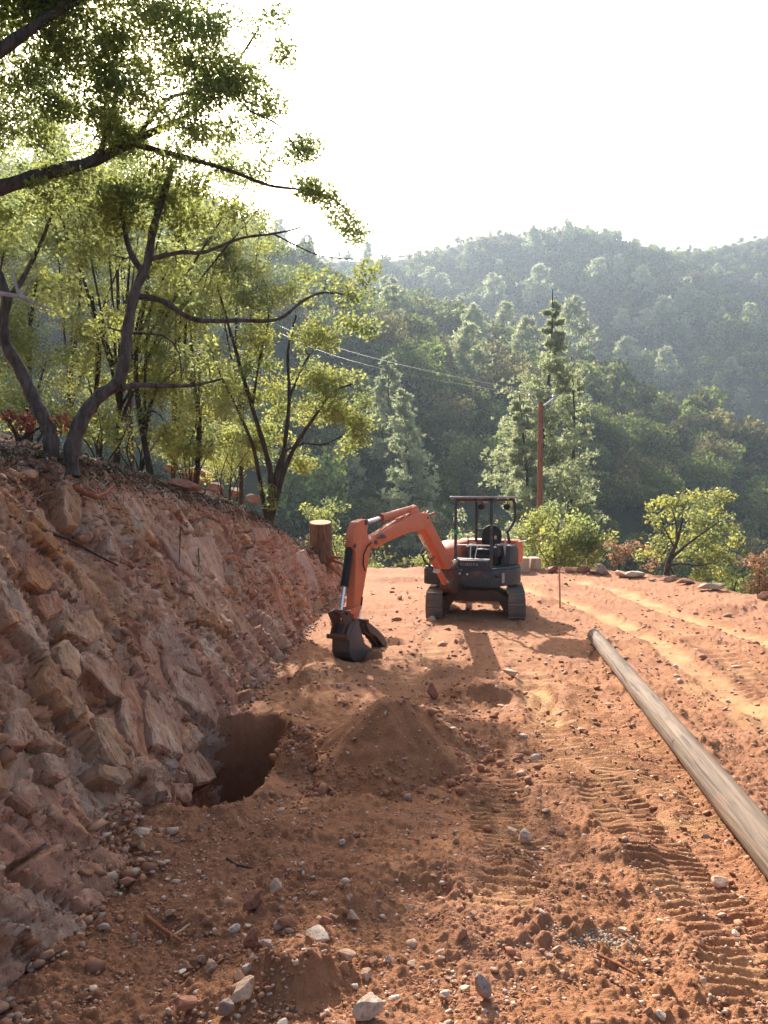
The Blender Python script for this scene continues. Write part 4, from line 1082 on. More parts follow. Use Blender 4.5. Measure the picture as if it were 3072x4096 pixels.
def make_tree(name, label, cat, base, limbs, clumps, leafm, barkm, leaf=0.06, per=28, sub_r=0.22, density=1.0, elong=0.5, group=None, seed=1, gap=-0.12, twig=0.010, tintv=0.22, warm=0.0, leafname='crown', up=0.3):
    """limbs: [(points, r0, r1)]; clumps: [(centre, rx, ry, rz)] envelopes filled with leafy twigs joined to the nearest wood"""
    rs = np.random.RandomState(seed)
    e = empty(name, base, label, cat, group)
    nodes = []; nr = []
    mb = MB()
    for i, (pts, r0, r1) in enumerate(limbs):
        pts = [Vector(p) for p in pts]
        # smooth the polyline
        fine = []
        for k in range(len(pts) - 1):
            p0, p1, p2, p3 = pts[max(k - 1, 0)], pts[k], pts[k + 1], pts[min(k + 2, len(pts) - 1)]
            for j in range(5):
                t = j / 5
                fine.append(0.5 * ((2 * p1) + (p2 - p0) * t + (2 * p0 - 5 * p1 + 4 * p2 - p3) * t * t + (3 * p1 - p0 - 3 * p2 + p3) * t ** 3))
        fine.append(pts[-1])
        rad = [r0 + (r1 - r0) * (k / (len(fine) - 1)) ** 0.8 for k in range(len(fine))]
        if r0 > 0.05:
            rad[0] *= 1.25
        b = MB(); b.tube(fine, [r * (1 + 0.10 * math.sin(k * 1.7 + i)) for k, r in enumerate(rad)], 10 if r0 > 0.05 else 6)
        b.build('trunk' if i == 0 else 'limb', barkm, e, smooth=True)
        for k in range(0, len(fine), 2): nodes.append(np.array(fine[k])); nr.append(rad[k])
        if i > 0 or len(limbs) == 1:
            pass
    cs = []
    for (c, rx, ry, rz) in clumps:
        vol = rx * ry * rz * 4.19
        n = max(3, int(2.3 * density * vol / (sub_r ** 3 * 4.19) * 0.55))
        q = np.array(c) + in_ball(n, rs) * np.array([rx, ry, rz])
        f = fbm(q[:, 0] / (sub_r * 3.2), q[:, 1] / (sub_r * 3.2), q[:, 2] / (sub_r * 3.2), 2)
        cs.append(q[f > gap])
    cs = np.concatenate(cs)
    N = np.array(nodes); Rr = list(nr)
    dist = np.array([np.min(np.linalg.norm(N - c, axis=1)) for c in cs])
    order = np.argsort(dist)
    node = [np.array(p) for p in nodes]; NA = np.zeros((len(node) + len(cs) * 3, 3)); NA[:len(node)] = node; cnt = len(node)
    tw = MB()
    for idx in order:
        c = cs[idx]
        d = np.linalg.norm(NA[:cnt] - c, axis=1) + np.maximum(NA[:cnt, 2] - c[2], 0) * 0.6
        j = int(np.argmin(d)); a = NA[j]; L = np.linalg.norm(c - a)
        if L < 0.02: continue
        r0 = min(Rr[j] * 0.75, twig * 0.8 + L * 0.008)
        m1 = a + (c - a) * 0.35 + rs.normal(size=3) * L * 0.10; m2 = a + (c - a) * 0.7 + rs.normal(size=3) * L * 0.10 + np.array([0, 0, L * 0.04])
        tw.tube([a, m1, m2, c], [r0, r0 * 0.85, r0 * 0.65, r0 * 0.4], 3, caps=False)
        for p, r in ((m1, r0 * 0.85), (m2, r0 * 0.65), (c, r0 * 0.5)):
            NA[cnt] = p; Rr.append(r); cnt += 1
    o = tw.build('twigs', barkm, e); o['kind'] = 'stuff'
    kk = rs.poisson(per * 2.4, len(cs)) + 3
    ctr = np.repeat(cs, kk, 0); hue = np.repeat(rs.uniform(-1, 1, len(cs)), kk)
    P = ctr + in_ball(len(ctr), rs) * sub_r * np.array([1.15, 1.15, 0.85])
    col = np.stack([1 + tintv * hue * 0.9 + warm, 1 + tintv * hue * 0.55, 1 - tintv * hue * 0.5], 1)
    V, F, C = leaf_quads(P - np.array(base), leaf, rs, elong, up, col)
    me = np_mesh(leafname, V, F, leafm, False, C)
    o = link(leafname, me, e); o['kind'] = 'stuff'
    return e, len(P)
NL = 0
def env(u, v, d, ru, rv, rd=None):
    return (at(u, v, d), px2m(ru, d), px2m(rd if rd else (ru + rv) / 2, d), px2m(rv, d))
def path(d, *uv, dd=0.0):
    n = len(uv); return [at(u, v, d + dd * i / max(1, n - 1)) for i, (u, v) in enumerate(uv)]

# big overhanging tree whose trunk stands off the left edge
b0 = at(-420, 960, 7.5); b0.z = bank_z(b0.x, b0.y) if b0.x > -9 else 4.2
T = []
T.append(([b0, at(-400, 760, 7.6), at(-330, 560, 7.8), at(-150, 440, 8.0), at(0, 405, 8.2), at(110, 372, 8.4), at(200, 348, 8.6), at(290, 305, 8.9)], 0.13, 0.05))
T.append((path(8.5, (170, 360), (215, 330), (240, 250), (255, 190), (250, 120), dd=0.4), 0.05, 0.015))
T.append((path(8.9, (290, 305), (350, 275), (420, 240), (500, 150), (560, 60), dd=0.6), 0.05, 0.012))
T.append((path(8.9, (290, 305), (330, 250), (370, 210), (420, 195), (450, 150), dd=0.3), 0.035, 0.010))
T.append((path(8.9, (280, 310), (400, 340), (500, 370), (580, 400), (650, 410), (720, 430), (770, 480), dd=0.8), 0.035, 0.006))
T.append(([at(-330, 560, 7.8), at(-200, 300, 7.6), at(-50, 150, 7.6), at(100, 40, 7.8), at(260, -60, 8)], 0.11, 0.03))
T.append(([at(-200, 300, 7.6), at(-220, 0, 7.2), at(-120, -260, 7), at(100, -420, 7)], 0.08, 0.02))
T.append((path(8.7, (540, 240), (600, 270), (640, 320), (660, 345)), 0.012, 0.005))
Cc = [env(40, 60, 8.2, 150, 110), env(230, 90, 8.4, 150, 120), env(400, 110, 8.8, 110, 120), env(555, 55, 9.2, 60, 55), env(500, 170, 9.0, 70, 90), env(585, 215, 9.1, 50, 45), env(520, 320, 9.1, 60, 60),
      env(430, 320, 8.9, 85, 70), env(100, 230, 8.4, 130, 70), env(280, 240, 8.6, 110, 80), env(420, 230, 8.8, 70, 60), env(570, 365, 9.3, 30, 35), env(640, 320, 9.2, 28, 16), env(610, 120, 9.2, 22, 24),
      env(690, 410, 9.5, 32, 14), env(655, 330, 9.3, 26, 12), env(770, 505, 9.6, 30, 12), env(715, 430, 9.5, 14, 20), env(655, 400, 9.4, 18, 12), env(60, 300, 8.6, 90, 45), env(210, 310, 8.9, 90, 40), env(350, 330, 9.2, 80, 40), env(470, 380, 9.4, 60, 35), env(130, 370, 9.0, 80, 35), env(300, 400, 9.4, 70, 35), env(740, 475, 9.5, 20, 9),
      env(100, -120, 7.8, 230, 120), env(330, -90, 8.3, 120, 60), env(-150, 100, 7.6, 150, 260), env(-120, -300, 7.2, 260, 150), env(-200, 350, 7.6, 120, 120)]
e, n = make_tree('oak_tree', 'large shadowed tree overhanging from the left frame edge against the sun', 'tree', b0, T, Cc, M['leaf_mid'], M['bark'], leaf=0.054, per=54, sub_r=0.19, density=1.45, seed=11, gap=-0.30, twig=0.007)
NL += n
# forked grey trunks on the bank
def on_bank(u, v):
    p = hit_bank(u, v); return p
b1 = on_bank(150, 985); d1 = b1.y
T = [([b1 - UP * 0.2] + path(d1, (158, 960), (180, 900), (215, 855), (252, 828), (270, 770), (276, 710), (292, 630), (318, 570), (330, 500), (350, 430), (372, 360), dd=0.4), 0.095, 0.035)]
T.append((path(d1 + 0.1, (262, 838), (300, 832), (350, 834), (420, 832), (482, 818), dd=0.6), 0.045, 0.014))
T.append((path(d1 + 0.3, (310, 590), (280, 540), (265, 470), (250, 400)), 0.05, 0.012))
T.append((path(d1 + 0.3, (292, 640), (350, 650), (420, 690), (520, 692), (600, 690), (655, 650), (700, 632), (760, 640), dd=0.8), 0.040, 0.010))
T.append((path(d1 + 0.3, (325, 560), (390, 545), (440, 545), (520, 515), (590, 505), (645, 492), (655, 480), dd=0.5), 0.030, 0.006))
T.append((path(d1 + 0.3, (275, 720), (350, 725), (385, 760), (392, 820)), 0.016, 0.006))
T.append((path(d1 + 0.3, (590, 505), (640, 530), (690, 552), (760, 560)), 0.012, 0.004))
Cc = [env(330, 420, d1 + .4, 110, 70), env(250, 480, d1 + .3, 80, 70), env(420, 470, d1 + .5, 90, 60), env(160, 420, d1, 90, 70), env(720, 620, d1 + 1, 48, 18), env(770, 660, d1 + 1.1, 38, 34), env(740, 700, d1 + 1.1, 32, 18),
      env(800, 590, d1 + 1.1, 10, 18), env(800, 700, d1 + 1.1, 16, 22), env(520, 470, d1 + .7, 50, 40), env(390, 610, d1 + .5, 60, 35), env(190, 560, d1 + .6, 75, 50), env(350, 545, d1 + .7, 70, 35), env(120, 640, d1 + .8, 60, 45), env(420, 760, d1 + 1, 60, 30), env(210, 700, d1 + 1, 50, 50)]
e, n = make_tree('oak_tree', 'forked grey trunk leaning right on top of the rocky bank', 'tree', b1, T, Cc, M['leaf_sun'], M['bark'], leaf=0.066, per=24, sub_r=0.17, density=1.2, seed=12, gap=-0.5)
NL += n
b2 = on_bank(112, 975); d2 = b2.y
T = [([b2 - UP * 0.2] + path(d2, (110, 950), (100, 915), (72, 860), (45, 800), (14, 745), (6, 690), (14, 640), (-20, 560), (-60, 480)), 0.088, 0.045),
     (path(d2, (14, 650), (50, 600), (90, 520), (120, 440), dd=0.5), 0.04, 0.012)]
Cc = [env(-40, 430, d2, 110, 90), env(110, 420, d2 + .4, 80, 60), env(60, 520, d2 + .4, 60, 50)]
e, n = make_tree('oak_tree', 'bare grey trunk curving out of the left frame edge beside the forked trunk', 'tree', b2, T, Cc, M['leaf_mid'], M['bark'], leaf=0.065, per=34, sub_r=0.2, density=1.2, seed=13)
NL += n
# pale dead branch at the left edge
b3 = Vector((b2.x - 0.7, b2.y - 0.5, 0)); b3.z = bank_z(b3.x, b3.y)
d3 = b3.y
T = [([b3, at(-90, 800, d3), at(-60, 690, d3), at(0, 634, d3), at(42, 640, d3), at(75, 655, d3), at(112, 668, d3)], 0.045, 0.010),
     (path(d3, (42, 640), (30, 600), (20, 560)), 0.018, 0.006), (path(d3, (42, 640), (70, 600), (85, 585)), 0.012, 0.004)]
bm_ = mat_bark('pale_dead_bark', (0.25, 0.23, 0.22), (0.55, 0.52, 0.50))
e = empty('dead_branch', b3, 'pale leafless branch reaching in from the left edge', 'branch')
for i, (p, r0, r1) in enumerate(T):
    b = MB(); b.tube(p, [r0 + (r1 - r0) * k / (len(p) - 1) for k in range(len(p))], 7); b.build('limb', bm_, e, smooth=True)

# yellow green multi-stem tree at the end of the bank
b4 = on_bank(600, 1085); b4 = Vector((-2.55, 17.4, 0)); b4.z = float(bank_top(np.array(-2.55), np.array(17.4))) - 0.1
d4 = b4.y
g = lambda *uv: path(d4, *uv)
T = [([b4] + g((585, 1040), (575, 980), (545, 880), (510, 760), (490, 690), (470, 620)), 0.085, 0.02),
     ([b4] + g((600, 1040), (615, 960), (625, 860), (622, 760), (640, 680)), 0.075, 0.02),
     ([b4] + g((610, 1030), (640, 960), (680, 900), (715, 850), (760, 830)), 0.07, 0.02),
     ([b4] + g((560, 1030), (545, 960), (520, 900), (455, 760), (430, 660)), 0.06, 0.015),
     ([b4] + g((600, 1000), (650, 960), (700, 960), (760, 930)), 0.04, 0.012),
     (g((545, 880), (560, 780), (580, 690), (570, 600)), 0.035, 0.012), (g((625, 860), (660, 780), (700, 730)), 0.03, 0.01)]
Cc = [env(500, 560, d4, 70, 60), env(570, 560, d4 + .4, 70, 45), env(640, 590, d4, 50, 45), env(530, 650, d4 - .3, 90, 60), env(650, 680, d4 + .3, 90, 55), env(480, 730, d4, 70, 60), env(590, 740, d4, 80, 60), env(700, 740, d4, 60, 40),
      env(740, 810, d4 - .2, 85, 55), env(640, 830, d4 + .4, 80, 60), env(530, 830, d4 + .3, 80, 60), env(800, 870, d4 - .3, 50, 40), env(720, 900, d4, 85, 50), env(600, 920, d4 + .5, 80, 50), env(760, 950, d4 - .2, 55, 35),
      env(680, 990, d4 + .2, 60, 35), env(620, 1040, d4 + .6, 45, 30), env(470, 840, d4 + .4, 50, 70), env(540, 960, d4 + .8, 60, 50)]
e, n = make_tree('oak_tree', 'bright yellow green multi stemmed tree at the far end of the bank', 'tree', b4, T, Cc, M['leaf_sun'], M['bark_dark'], leaf=0.078, per=44, sub_r=0.26, density=1.5, seed=14, gap=0.03, elong=0.55, twig=0.012)
NL += n
# understory trees on the slope behind
US = [
    (330, 1000, 14.5, [(330, 640, 90, 90), (290, 760, 80, 90), (380, 800, 80, 80), (350, 900, 90, 60)], 'slender bushy tree behind the forked trunk, sunlit yellow green', 'leaf_sun', [(300, 880), (295, 760), (320, 620)]),
    (220, 1000, 15.5, [(210, 700, 70, 90), (190, 820, 70, 80), (200, 920, 80, 50)], 'leafy young tree seen between the two grey trunks', 'leaf_sun', [(205, 880), (215, 760), (200, 640)]),
    (60, 1000, 14.0, [(60, 640, 80, 100), (100, 780, 80, 80), (30, 860, 90, 70), (130, 900, 60, 50)], 'dark leafy tree behind the curved trunk at the left edge', 'leaf_mid', [(70, 880), (60, 760), (80, 600)]),
    (420, 1020, 16.0, [(400, 600, 80, 90), (430, 740, 70, 80), (440, 870, 70, 70), (410, 960, 80, 50)], 'dense dappled tree left of the multi stemmed tree', 'leaf_sun', [(430, 900), (400, 760), (410, 620)]),
    (150, 1000, 17.5, [(120, 480, 130, 90), (280, 520, 100, 80), (160, 600, 110, 70)], 'taller tree on the slope behind the grey trunks', 'leaf_mid', [(150, 850), (170, 680), (180, 500)]),
    (370, 1020, 19.0, [(380, 470, 90, 60), (470, 520, 80, 60), (350, 560, 80, 60), (500, 460, 40, 30)], 'tall tree with dull green crown above the slender bushy tree', 'leaf_mid', [(380, 850), (390, 700), (400, 520)]),
    (520, 1030, 20.5, [(500, 480, 60, 50), (560, 500, 45, 45), (470, 620, 70, 60), (520, 940, 60, 60), (470, 1000, 60, 40)], 'pale green tree behind the multi stemmed tree', 'leaf_sun', [(520, 880), (510, 700), (520, 520)]),
    (250, 1000, 15.0, [(80, 330, 110, 50), (220, 390, 110, 55), (370, 420, 90, 55), (500, 440, 60, 45), (120, 440, 90, 50), (300, 500, 80, 50), (300, 320, 90, 40), (460, 350, 70, 40), (560, 450, 40, 35), (130, 290, 80, 40), (530, 400, 35, 35)], 'tall tree whose crown closes the gap under the overhanging limb', 'leaf_mid', [(260, 820), (255, 640), (250, 460)]),
    (-60, 1000, 13.0, [(-40, 560, 90, 110), (-20, 760, 80, 100), (20, 480, 70, 60), (20, 700, 60, 60)], 'shaded tree cut by the left frame edge', 'leaf_mid', [(-50, 860), (-40, 700), (-30, 560)]),
    (290, 1010, 21.0, [(60, 350, 80, 50), (250, 400, 110, 60), (330, 700, 90, 80), (180, 500, 90, 60)], 'hindmost tree whose crown fills the gaps high on the slope', 'leaf_mid', [(280, 850), (270, 650), (260, 450)]),
]
for i, (u, v, d, cl, lab, lm, tr) in enumerate(US):
    b = at(u, v, d); b.z = float(bank_top(np.array(b.x), np.array(b.y))) - 0.15
    d = b.y
    T = [([b] + path(d, *tr), 0.07, 0.02)]
    rnd = random.Random(i)
    for (cu, cv, ru, rv) in cl:
        T.append(([at(*tr[0], d).lerp(b, 0.5 * rnd.random()), at((cu + tr[0][0]) / 2, (cv + tr[0][1]) / 2, d + rnd.uniform(-.3, .3)), at(cu, cv, d)], 0.035, 0.010))
    Cc = [env(cu, cv, d + rnd.uniform(-.6, .6), ru, rv) for cu, cv, ru, rv in cl]
    e, n = make_tree('understory_tree', lab, 'tree', b, T, Cc, M[lm], M['bark_dark'], leaf=0.062, per=48, sub_r=0.27, density=1.6, seed=30 + i, gap=-0.10, group='trees on the slope behind the bank', twig=0.009)
    NL += n
for i, (u, v, d, lab) in enumerate(((300, 985, 14.5, 'low leafy undergrowth bush right of the forked trunk'), (410, 1000, 16.0, 'dappled undergrowth bush above the crest boulders'), (500, 1020, 18.2, 'undergrowth bush at the foot of the multi stemmed tree'), (215, 965, 13.0, 'shaded undergrowth bush just behind the forked trunk'), (60, 930, 12.0, 'dark undergrowth bush behind the red brown bush'))):
    BUSH_LATER = globals().setdefault('BUSH_LATER', []); BUSH_LATER.append((i, u, v, d, lab))
# dry reddish bush at the left edge, small green plants
def bush(name, label, cat, u, v, d, cl, leafm, barkm, leaf, base_z=None, group=None, seed=1, per=18, sub=0.14, dens=0.7, n_stem=5, gap=-0.1, stems_r=0.02, elong=0.5, up=0.3):
    b = at(u, v, d)
    b.z = base_z if base_z is not None else b.z
    rnd = random.Random(seed); T = []
    for i in range(n_stem):
        c = cl[i % len(cl)]
        tip = at(c[0] + rnd.uniform(-.4, .4) * c[2], c[1] + rnd.uniform(-.5, .3) * c[3], d + rnd.uniform(-1, 1) * px2m(c[2], d) * 0.5)
        m = b.lerp(tip, 0.5) + Vector((rnd.uniform(-1, 1), rnd.uniform(-1, 1), rnd.uniform(-.3, .6))) * (tip - b).length * 0.13
        T.append(([b, m, tip], stems_r, stems_r * 0.3))
    Cc = [env(*c[:2], d + rnd.uniform(-.3, .3) * px2m(c[2], d), c[2], c[3]) for c in cl]
    return make_tree(name, label, cat, b, T, Cc, leafm, barkm, leaf=leaf, per=per, sub_r=sub, density=dens, seed=seed, gap=gap, group=group, twig=stems_r * 0.4, elong=elong, up=up)
M['leaf_red'] = mat_leaf('leaf_red_brown', (0.20, 0.065, 0.045), (0.35, 0.10, 0.06), 0.35)
def gxy(u, v, d):
    p = at(u, v, d); return bank_z(p.x, p.y)
bush('dry_bush', 'wilted red brown bush at the left edge of the bank top', 'bush', 40, 985, 8.6, [(20, 900, 50, 40), (50, 930, 50, 35), (130, 905, 28, 26)], M['leaf_red'], M['bark_dark'], 0.06, gxy(40, 985, 8.6), seed=51, sub=0.12, per=14)
bush('green_plant', 'small drooping green plant at the foot of the forked trunk', 'plant', 125, 975, 8.9, [(105, 930, 24, 16), (85, 955, 16, 10)], M['leaf_mid'], M['bark_dark'], 0.08, gxy(125, 975, 8.9), seed=52, sub=0.08, per=9, n_stem=3, elong=0.3)
bush('green_plant', 'low grey green shrub just left of the tree stump', 'plant', 575, 1095, 17.2, [(590, 1080, 28, 22), (570, 1062, 22, 18)], M['leaf_mid'], M['bark_dark'], 0.07, None, seed=53, sub=0.15, per=16, n_stem=3)
for i, u, v, d, lab in BUSH_LATER:
    p_ = at(u, v, d); bz_ = float(bank_top(np.array(p_.x), np.array(p_.y))) - 0.1
    bush('undergrowth_bush', lab, 'bush', u, v, d, [(u, v - 40, 70, 45), (u - 50, v - 30, 45, 35), (u + 45, v - 35, 50, 38), (u + 10, v - 80, 50, 35)], M['leaf_sun' if i != 4 else 'leaf_mid'], M['bark_dark'], 0.075, bz_, 'undergrowth behind the bank crest', seed=80 + i, sub=0.22, per=20, dens=0.9, n_stem=7, stems_r=0.02)
# right side of the pad
bush('laurel_bush', 'big round sunlit green bush beyond the road, in front of the upright pole', 'bush', 1215, 1245, 28.5, [(1215, 1150, 80, 50), (1150, 1165, 45, 40), (1285, 1165, 42, 35), (1170, 1125, 45, 35), (1240, 1120, 30, 25), (1200, 1200, 80, 35), (1280, 1195, 40, 28), (1240, 1170, 60, 50)],
     M['leaf_sun'], M['bark_dark'], 0.15, -0.8, seed=61, sub=0.36, per=22, dens=1.15, n_stem=9, stems_r=0.04, gap=-0.22)
bt = at(1440, 1262, 24.5)
T = [([Vector((bt.x, bt.y, -0.9)), at(1440, 1240, 24.5), at(1448, 1205, 24.5), at(1462, 1170, 24.5), at(1475, 1120, 24.6)], 0.13, 0.03),
     (path(24.5, (1446, 1210), (1480, 1180), (1520, 1150), (1550, 1130)), 0.06, 0.015), (path(24.4, (1455, 1180), (1440, 1150), (1425, 1110)), 0.04, 0.012), (path(24.6, (1462, 1170), (1460, 1130), (1450, 1095)), 0.04, 0.012),
     (path(24.3, (1440, 1222), (1475, 1218), (1510, 1222), (1545, 1215)), 0.045, 0.012), (path(24.2, (1445, 1222), (1455, 1240), (1462, 1255)), 0.035, 0.012)]
Cc = [env(1500, 1075, 24.6, 75, 22), env(1450, 1090, 24.4, 50, 28), env(1560, 1095, 24.6, 42, 28), env(1425, 1125, 24.5, 30, 25), env(1500, 1120, 24.9, 70, 30), env(1570, 1140, 24.5, 35, 28), env(1420, 1165, 24.5, 25, 28),
      env(1540, 1175, 24.8, 45, 30), env(1590, 1165, 24.7, 18, 16), env(1475, 1160, 25, 50, 30), env(1550, 1210, 24.5, 45, 22), env(1410, 1205, 24.6, 28, 22), env(1515, 1205, 25, 50, 30), env(1535, 1240, 24.6, 50, 20), env(1390, 1190, 24.6, 16, 20)]
make_tree('manzanita_tree', 'spreading olive green tree with dark crooked trunk at the right road edge', 'tree', Vector((bt.x, bt.y, -0.9)), T, Cc, M['leaf_sun'], M['bark_dark'], leaf=0.11, per=18, sub_r=0.25, density=0.95, seed=62, gap=-0.12, twig=0.012, warm=0.05)
bush('dry_bush', 'taller dead orange brown bush left of the spreading olive tree', 'bush', 1350, 1245, 26.5, [(1350, 1175, 32, 24), (1335, 1200, 35, 26), (1385, 1215, 32, 18), (1345, 1225, 50, 18), (1395, 1190, 18, 12)], M['leaf_dry'], M['bark_dark'], 0.11, -0.7, seed=63, sub=0.25, per=17, dens=0.95, n_stem=6, stems_r=0.03)
bush('dry_bush', 'dead orange brown bush cut by the right frame edge', 'bush', 1650, 1310, 21.0, [(1650, 1190, 38, 28), (1640, 1225, 40, 30), (1665, 1260, 50, 30), (1635, 1270, 30, 20)], M['leaf_dry'], M['bark_dark'], 0.10, -1.2, seed=64, sub=0.22, per=18, dens=0.95, n_stem=6, stems_r=0.03)
bush('green_bush', 'low dark green bush between the olive tree and the right dead bush', 'bush', 1585, 1300, 22.0, [(1585, 1235, 30, 24), (1595, 1260, 30, 18), (1610, 1215, 18, 16)], M['leaf_mid'], M['bark_dark'], 0.10, -1.5, seed=65, sub=0.22, per=16, n_stem=5)
bush('green_bush', 'leafy pale green bush seen behind the boom of the excavator', 'bush', 900, 1245, 27.5, [(905, 1215, 40, 22), (880, 1228, 30, 14), (935, 1205, 20, 16)], M['leaf_sun'], M['bark_dark'], 0.11, -0.6, seed=66, sub=0.25, per=18, n_stem=5)
bush('green_bush', 'small bright green bush at the pad edge left of the boom', 'bush', 845, 1248, 27.5, [(840, 1232, 24, 12), (815, 1225, 16, 12)], M['leaf_sun'], M['bark_dark'], 0.10, -0.6, seed=67, sub=0.2, per=16, n_stem=4)
bush('dry_bush', 'small orange dead bush on the pad edge behind the boom', 'bush', 870, 1245, 26.8, [(868, 1236, 18, 8)], M['leaf_dry'], M['bark_dark'], 0.09, -0.4, seed=68, sub=0.15, per=12, n_stem=3)
bush('dry_bush', 'small orange dead bush between the excavator and the concrete blocks', 'bush', 1115, 1220, 27.8, [(1115, 1182, 18, 14), (1122, 1200, 16, 10)], M['leaf_dry'], M['bark_dark'], 0.10, -0.4, seed=69, sub=0.2, per=14, n_stem=3)
bush('green_bush', 'leafy mid green bush right behind the tree stump', 'bush', 740, 1250, 30.0, [(725, 1190, 28, 30), (745, 1215, 28, 24), (700, 1095, 50, 24), (720, 1130, 35, 28), (680, 1120, 30, 30), (738, 1170, 18, 18)], M['leaf_sun'], M['bark_dark'], 0.12, -1.2, seed=70, sub=0.3, per=17, n_stem=6, stems_r=0.035)
bush('green_bush', 'pale green sapling behind the left canopy post', 'bush', 988, 1250, 33.0, [(988, 1120, 14, 18), (985, 1150, 22, 22), (990, 1180, 30, 24), (1010, 1165, 20, 16)], M['needle'], M['bark_dark'], 0.13, -2.5, seed=71, sub=0.3, per=18, n_stem=4, stems_r=0.035)
bush('green_bush', 'low sunlit hedge of leaves on top of the concrete blocks line', 'bush', 1140, 1235, 28.2, [(1135, 1205, 26, 7), (1165, 1208, 22, 8)], M['leaf_sun'], M['bark_dark'], 0.10, -0.6, seed=72, sub=0.2, per=15, n_stem=4)
print('leaves', NL)

# ------------------------------------------------------------------ pines
def pine_mesh(seed, h, rmax, n_tuft, size, bottom=0.12, needles=6, lean=0.0, sparse_top=False):
    rs = np.random.RandomState(seed); P = []; D = []
    tk = MB()
    def cx(t): return np.array([lean * h * t * t + 0.02 * h * math.sin(t * 5 + seed), 0.015 * h * math.sin(t * 4 + 2 * seed), h * t])
    tk.tube([cx(t) for t in np.linspace(0, 1, 12)], [max(0.012 * h * (1 - t) + 0.03, 0.02) for t in np.linspace(0, 1, 12)], 8)
    nb = int(22 + h * 2.4)
    per = max(2, int(n_tuft / nb))
    for i in range(nb):
        t = bottom + (0.97 - bottom) * (i / nb) ** 0.9
        prof = min(1, (1 - t) * 1.9) ** 0.8 * min(1, 0.5 + (t - bottom) * 4)
        if sparse_top and t > 0.80: prof *= 0.6
        L = rmax * prof * rs.uniform(0.6, 1.15) + 0.12 * rmax * 0.5
        a = rs.uniform(0, 2 * math.pi); dr = np.array([math.cos(a), math.sin(a), rs.uniform(0.15, 0.6)]); o = cx(t)
        e_ = o + dr * L; m = o + dr * L * 0.5 - np.array([0, 0, 0.06 * L])
        tk.tube([o, m, e_], [0.004 * h * (1 - t) + 0.015, 0.02, 0.01], 4, caps=False)
        k = max(3, int(per * (0.35 + 1.1 * prof)))
        s = rs.uniform(0.25, 1.05, k) ** 0.8
        q = o + dr * L * s[:, None] + rs.normal(size=(k, 3)) * np.array([1, 1, 0.7]) * L * 0.16 * (0.4 + s[:, None])
        P.append(q); D.append(np.repeat(dr[None], k, 0))
    P = np.concatenate(P); n = len(P)
    Q = np.repeat(P, needles, 0)
    dr = rs.normal(size=(len(Q), 3)); dr[:, 2] += 0.7; dr += np.repeat(np.concatenate(D), needles, 0) * 0.8
    dr /= np.linalg.norm(dr, axis=1)[:, None]
    sd = np.cross(dr, rs.normal(size=dr.shape)); sd /= np.linalg.norm(sd, axis=1)[:, None]
    s = (size * rs.uniform(0.6, 1.2, len(Q)))[:, None]
    V = np.stack([Q, Q + dr * s * 0.5 + sd * s * 0.13, Q + dr * s, Q + dr * s * 0.5 - sd * s * 0.13], 1).reshape(-1, 3)
    C = np.repeat(np.repeat(rs.uniform(0.75, 1.25, n), needles)[:, None] * np.ones(3), 4, 0)
    return tk, np_mesh('pine_crown', V, np.arange(len(V)).reshape(-1, 4), M['needle'], False, C)
def mesh_of(mb, name, mat):
    me = bpy.data.meshes.new(name); me.from_pydata(mb.v, [], mb.f); me.materials.append(mat); me.polygons.foreach_set('use_smooth', [True] * len(me.polygons)); return me
def pine_thing(label, base, tm, cm, s=1.0, rz=0.0, group='pines below the pad', sx=None):
    e = empty('pine_tree', base, label, 'tree', group); e.rotation_euler = (0, 0, rz); e.scale = (s * (sx or 1), s * (sx or 1), s)
    link('trunk', tm, e); c = link('crown', cm, e); c['kind'] = 'stuff'; return e
def ground_at(u, d):
    p = at(u, 1000, d); return Vector((p.x, p.y, float(terrain(np.array([p.x]), np.array([p.y]))[0])))
for lab, u, vt, d, rpx, seed, nt, sz, lean, st in (
    ('tall grey green pine with bare pointed top directly behind the upright pole', 1178, 628, 46, 98, 3, 5000, 0.25, -0.005, True),
    ('shorter twin pine rising just right of the upright pole', 1218, 770, 48, 60, 4, 1300, 0.27, 0.01, False),
    ('full lower pine with visible stem left of the upright pole', 1130, 850, 43, 62, 5, 2600, 0.27, 0.0, False),
    ('pale grey pine standing alone over the excavator boom', 880, 832, 75, 48, 6, 1500, 0.42, 0.0, False),
    ('greyer pine partly hidden behind the lone pale pine', 845, 765, 88, 42, 7, 1200, 0.46, 0.0, False),
):
    b = ground_at(u, d); tp = at(u, vt, d); h = tp.z - b.z
    tm, cm = pine_mesh(seed, h, px2m(rpx, d), nt, sz, 0.10 if seed < 6 else 0.22, 12, lean, st)
    pine_thing(lab, b, mesh_of(tm, 'pine_trunk', M['bark_dark']), cm)

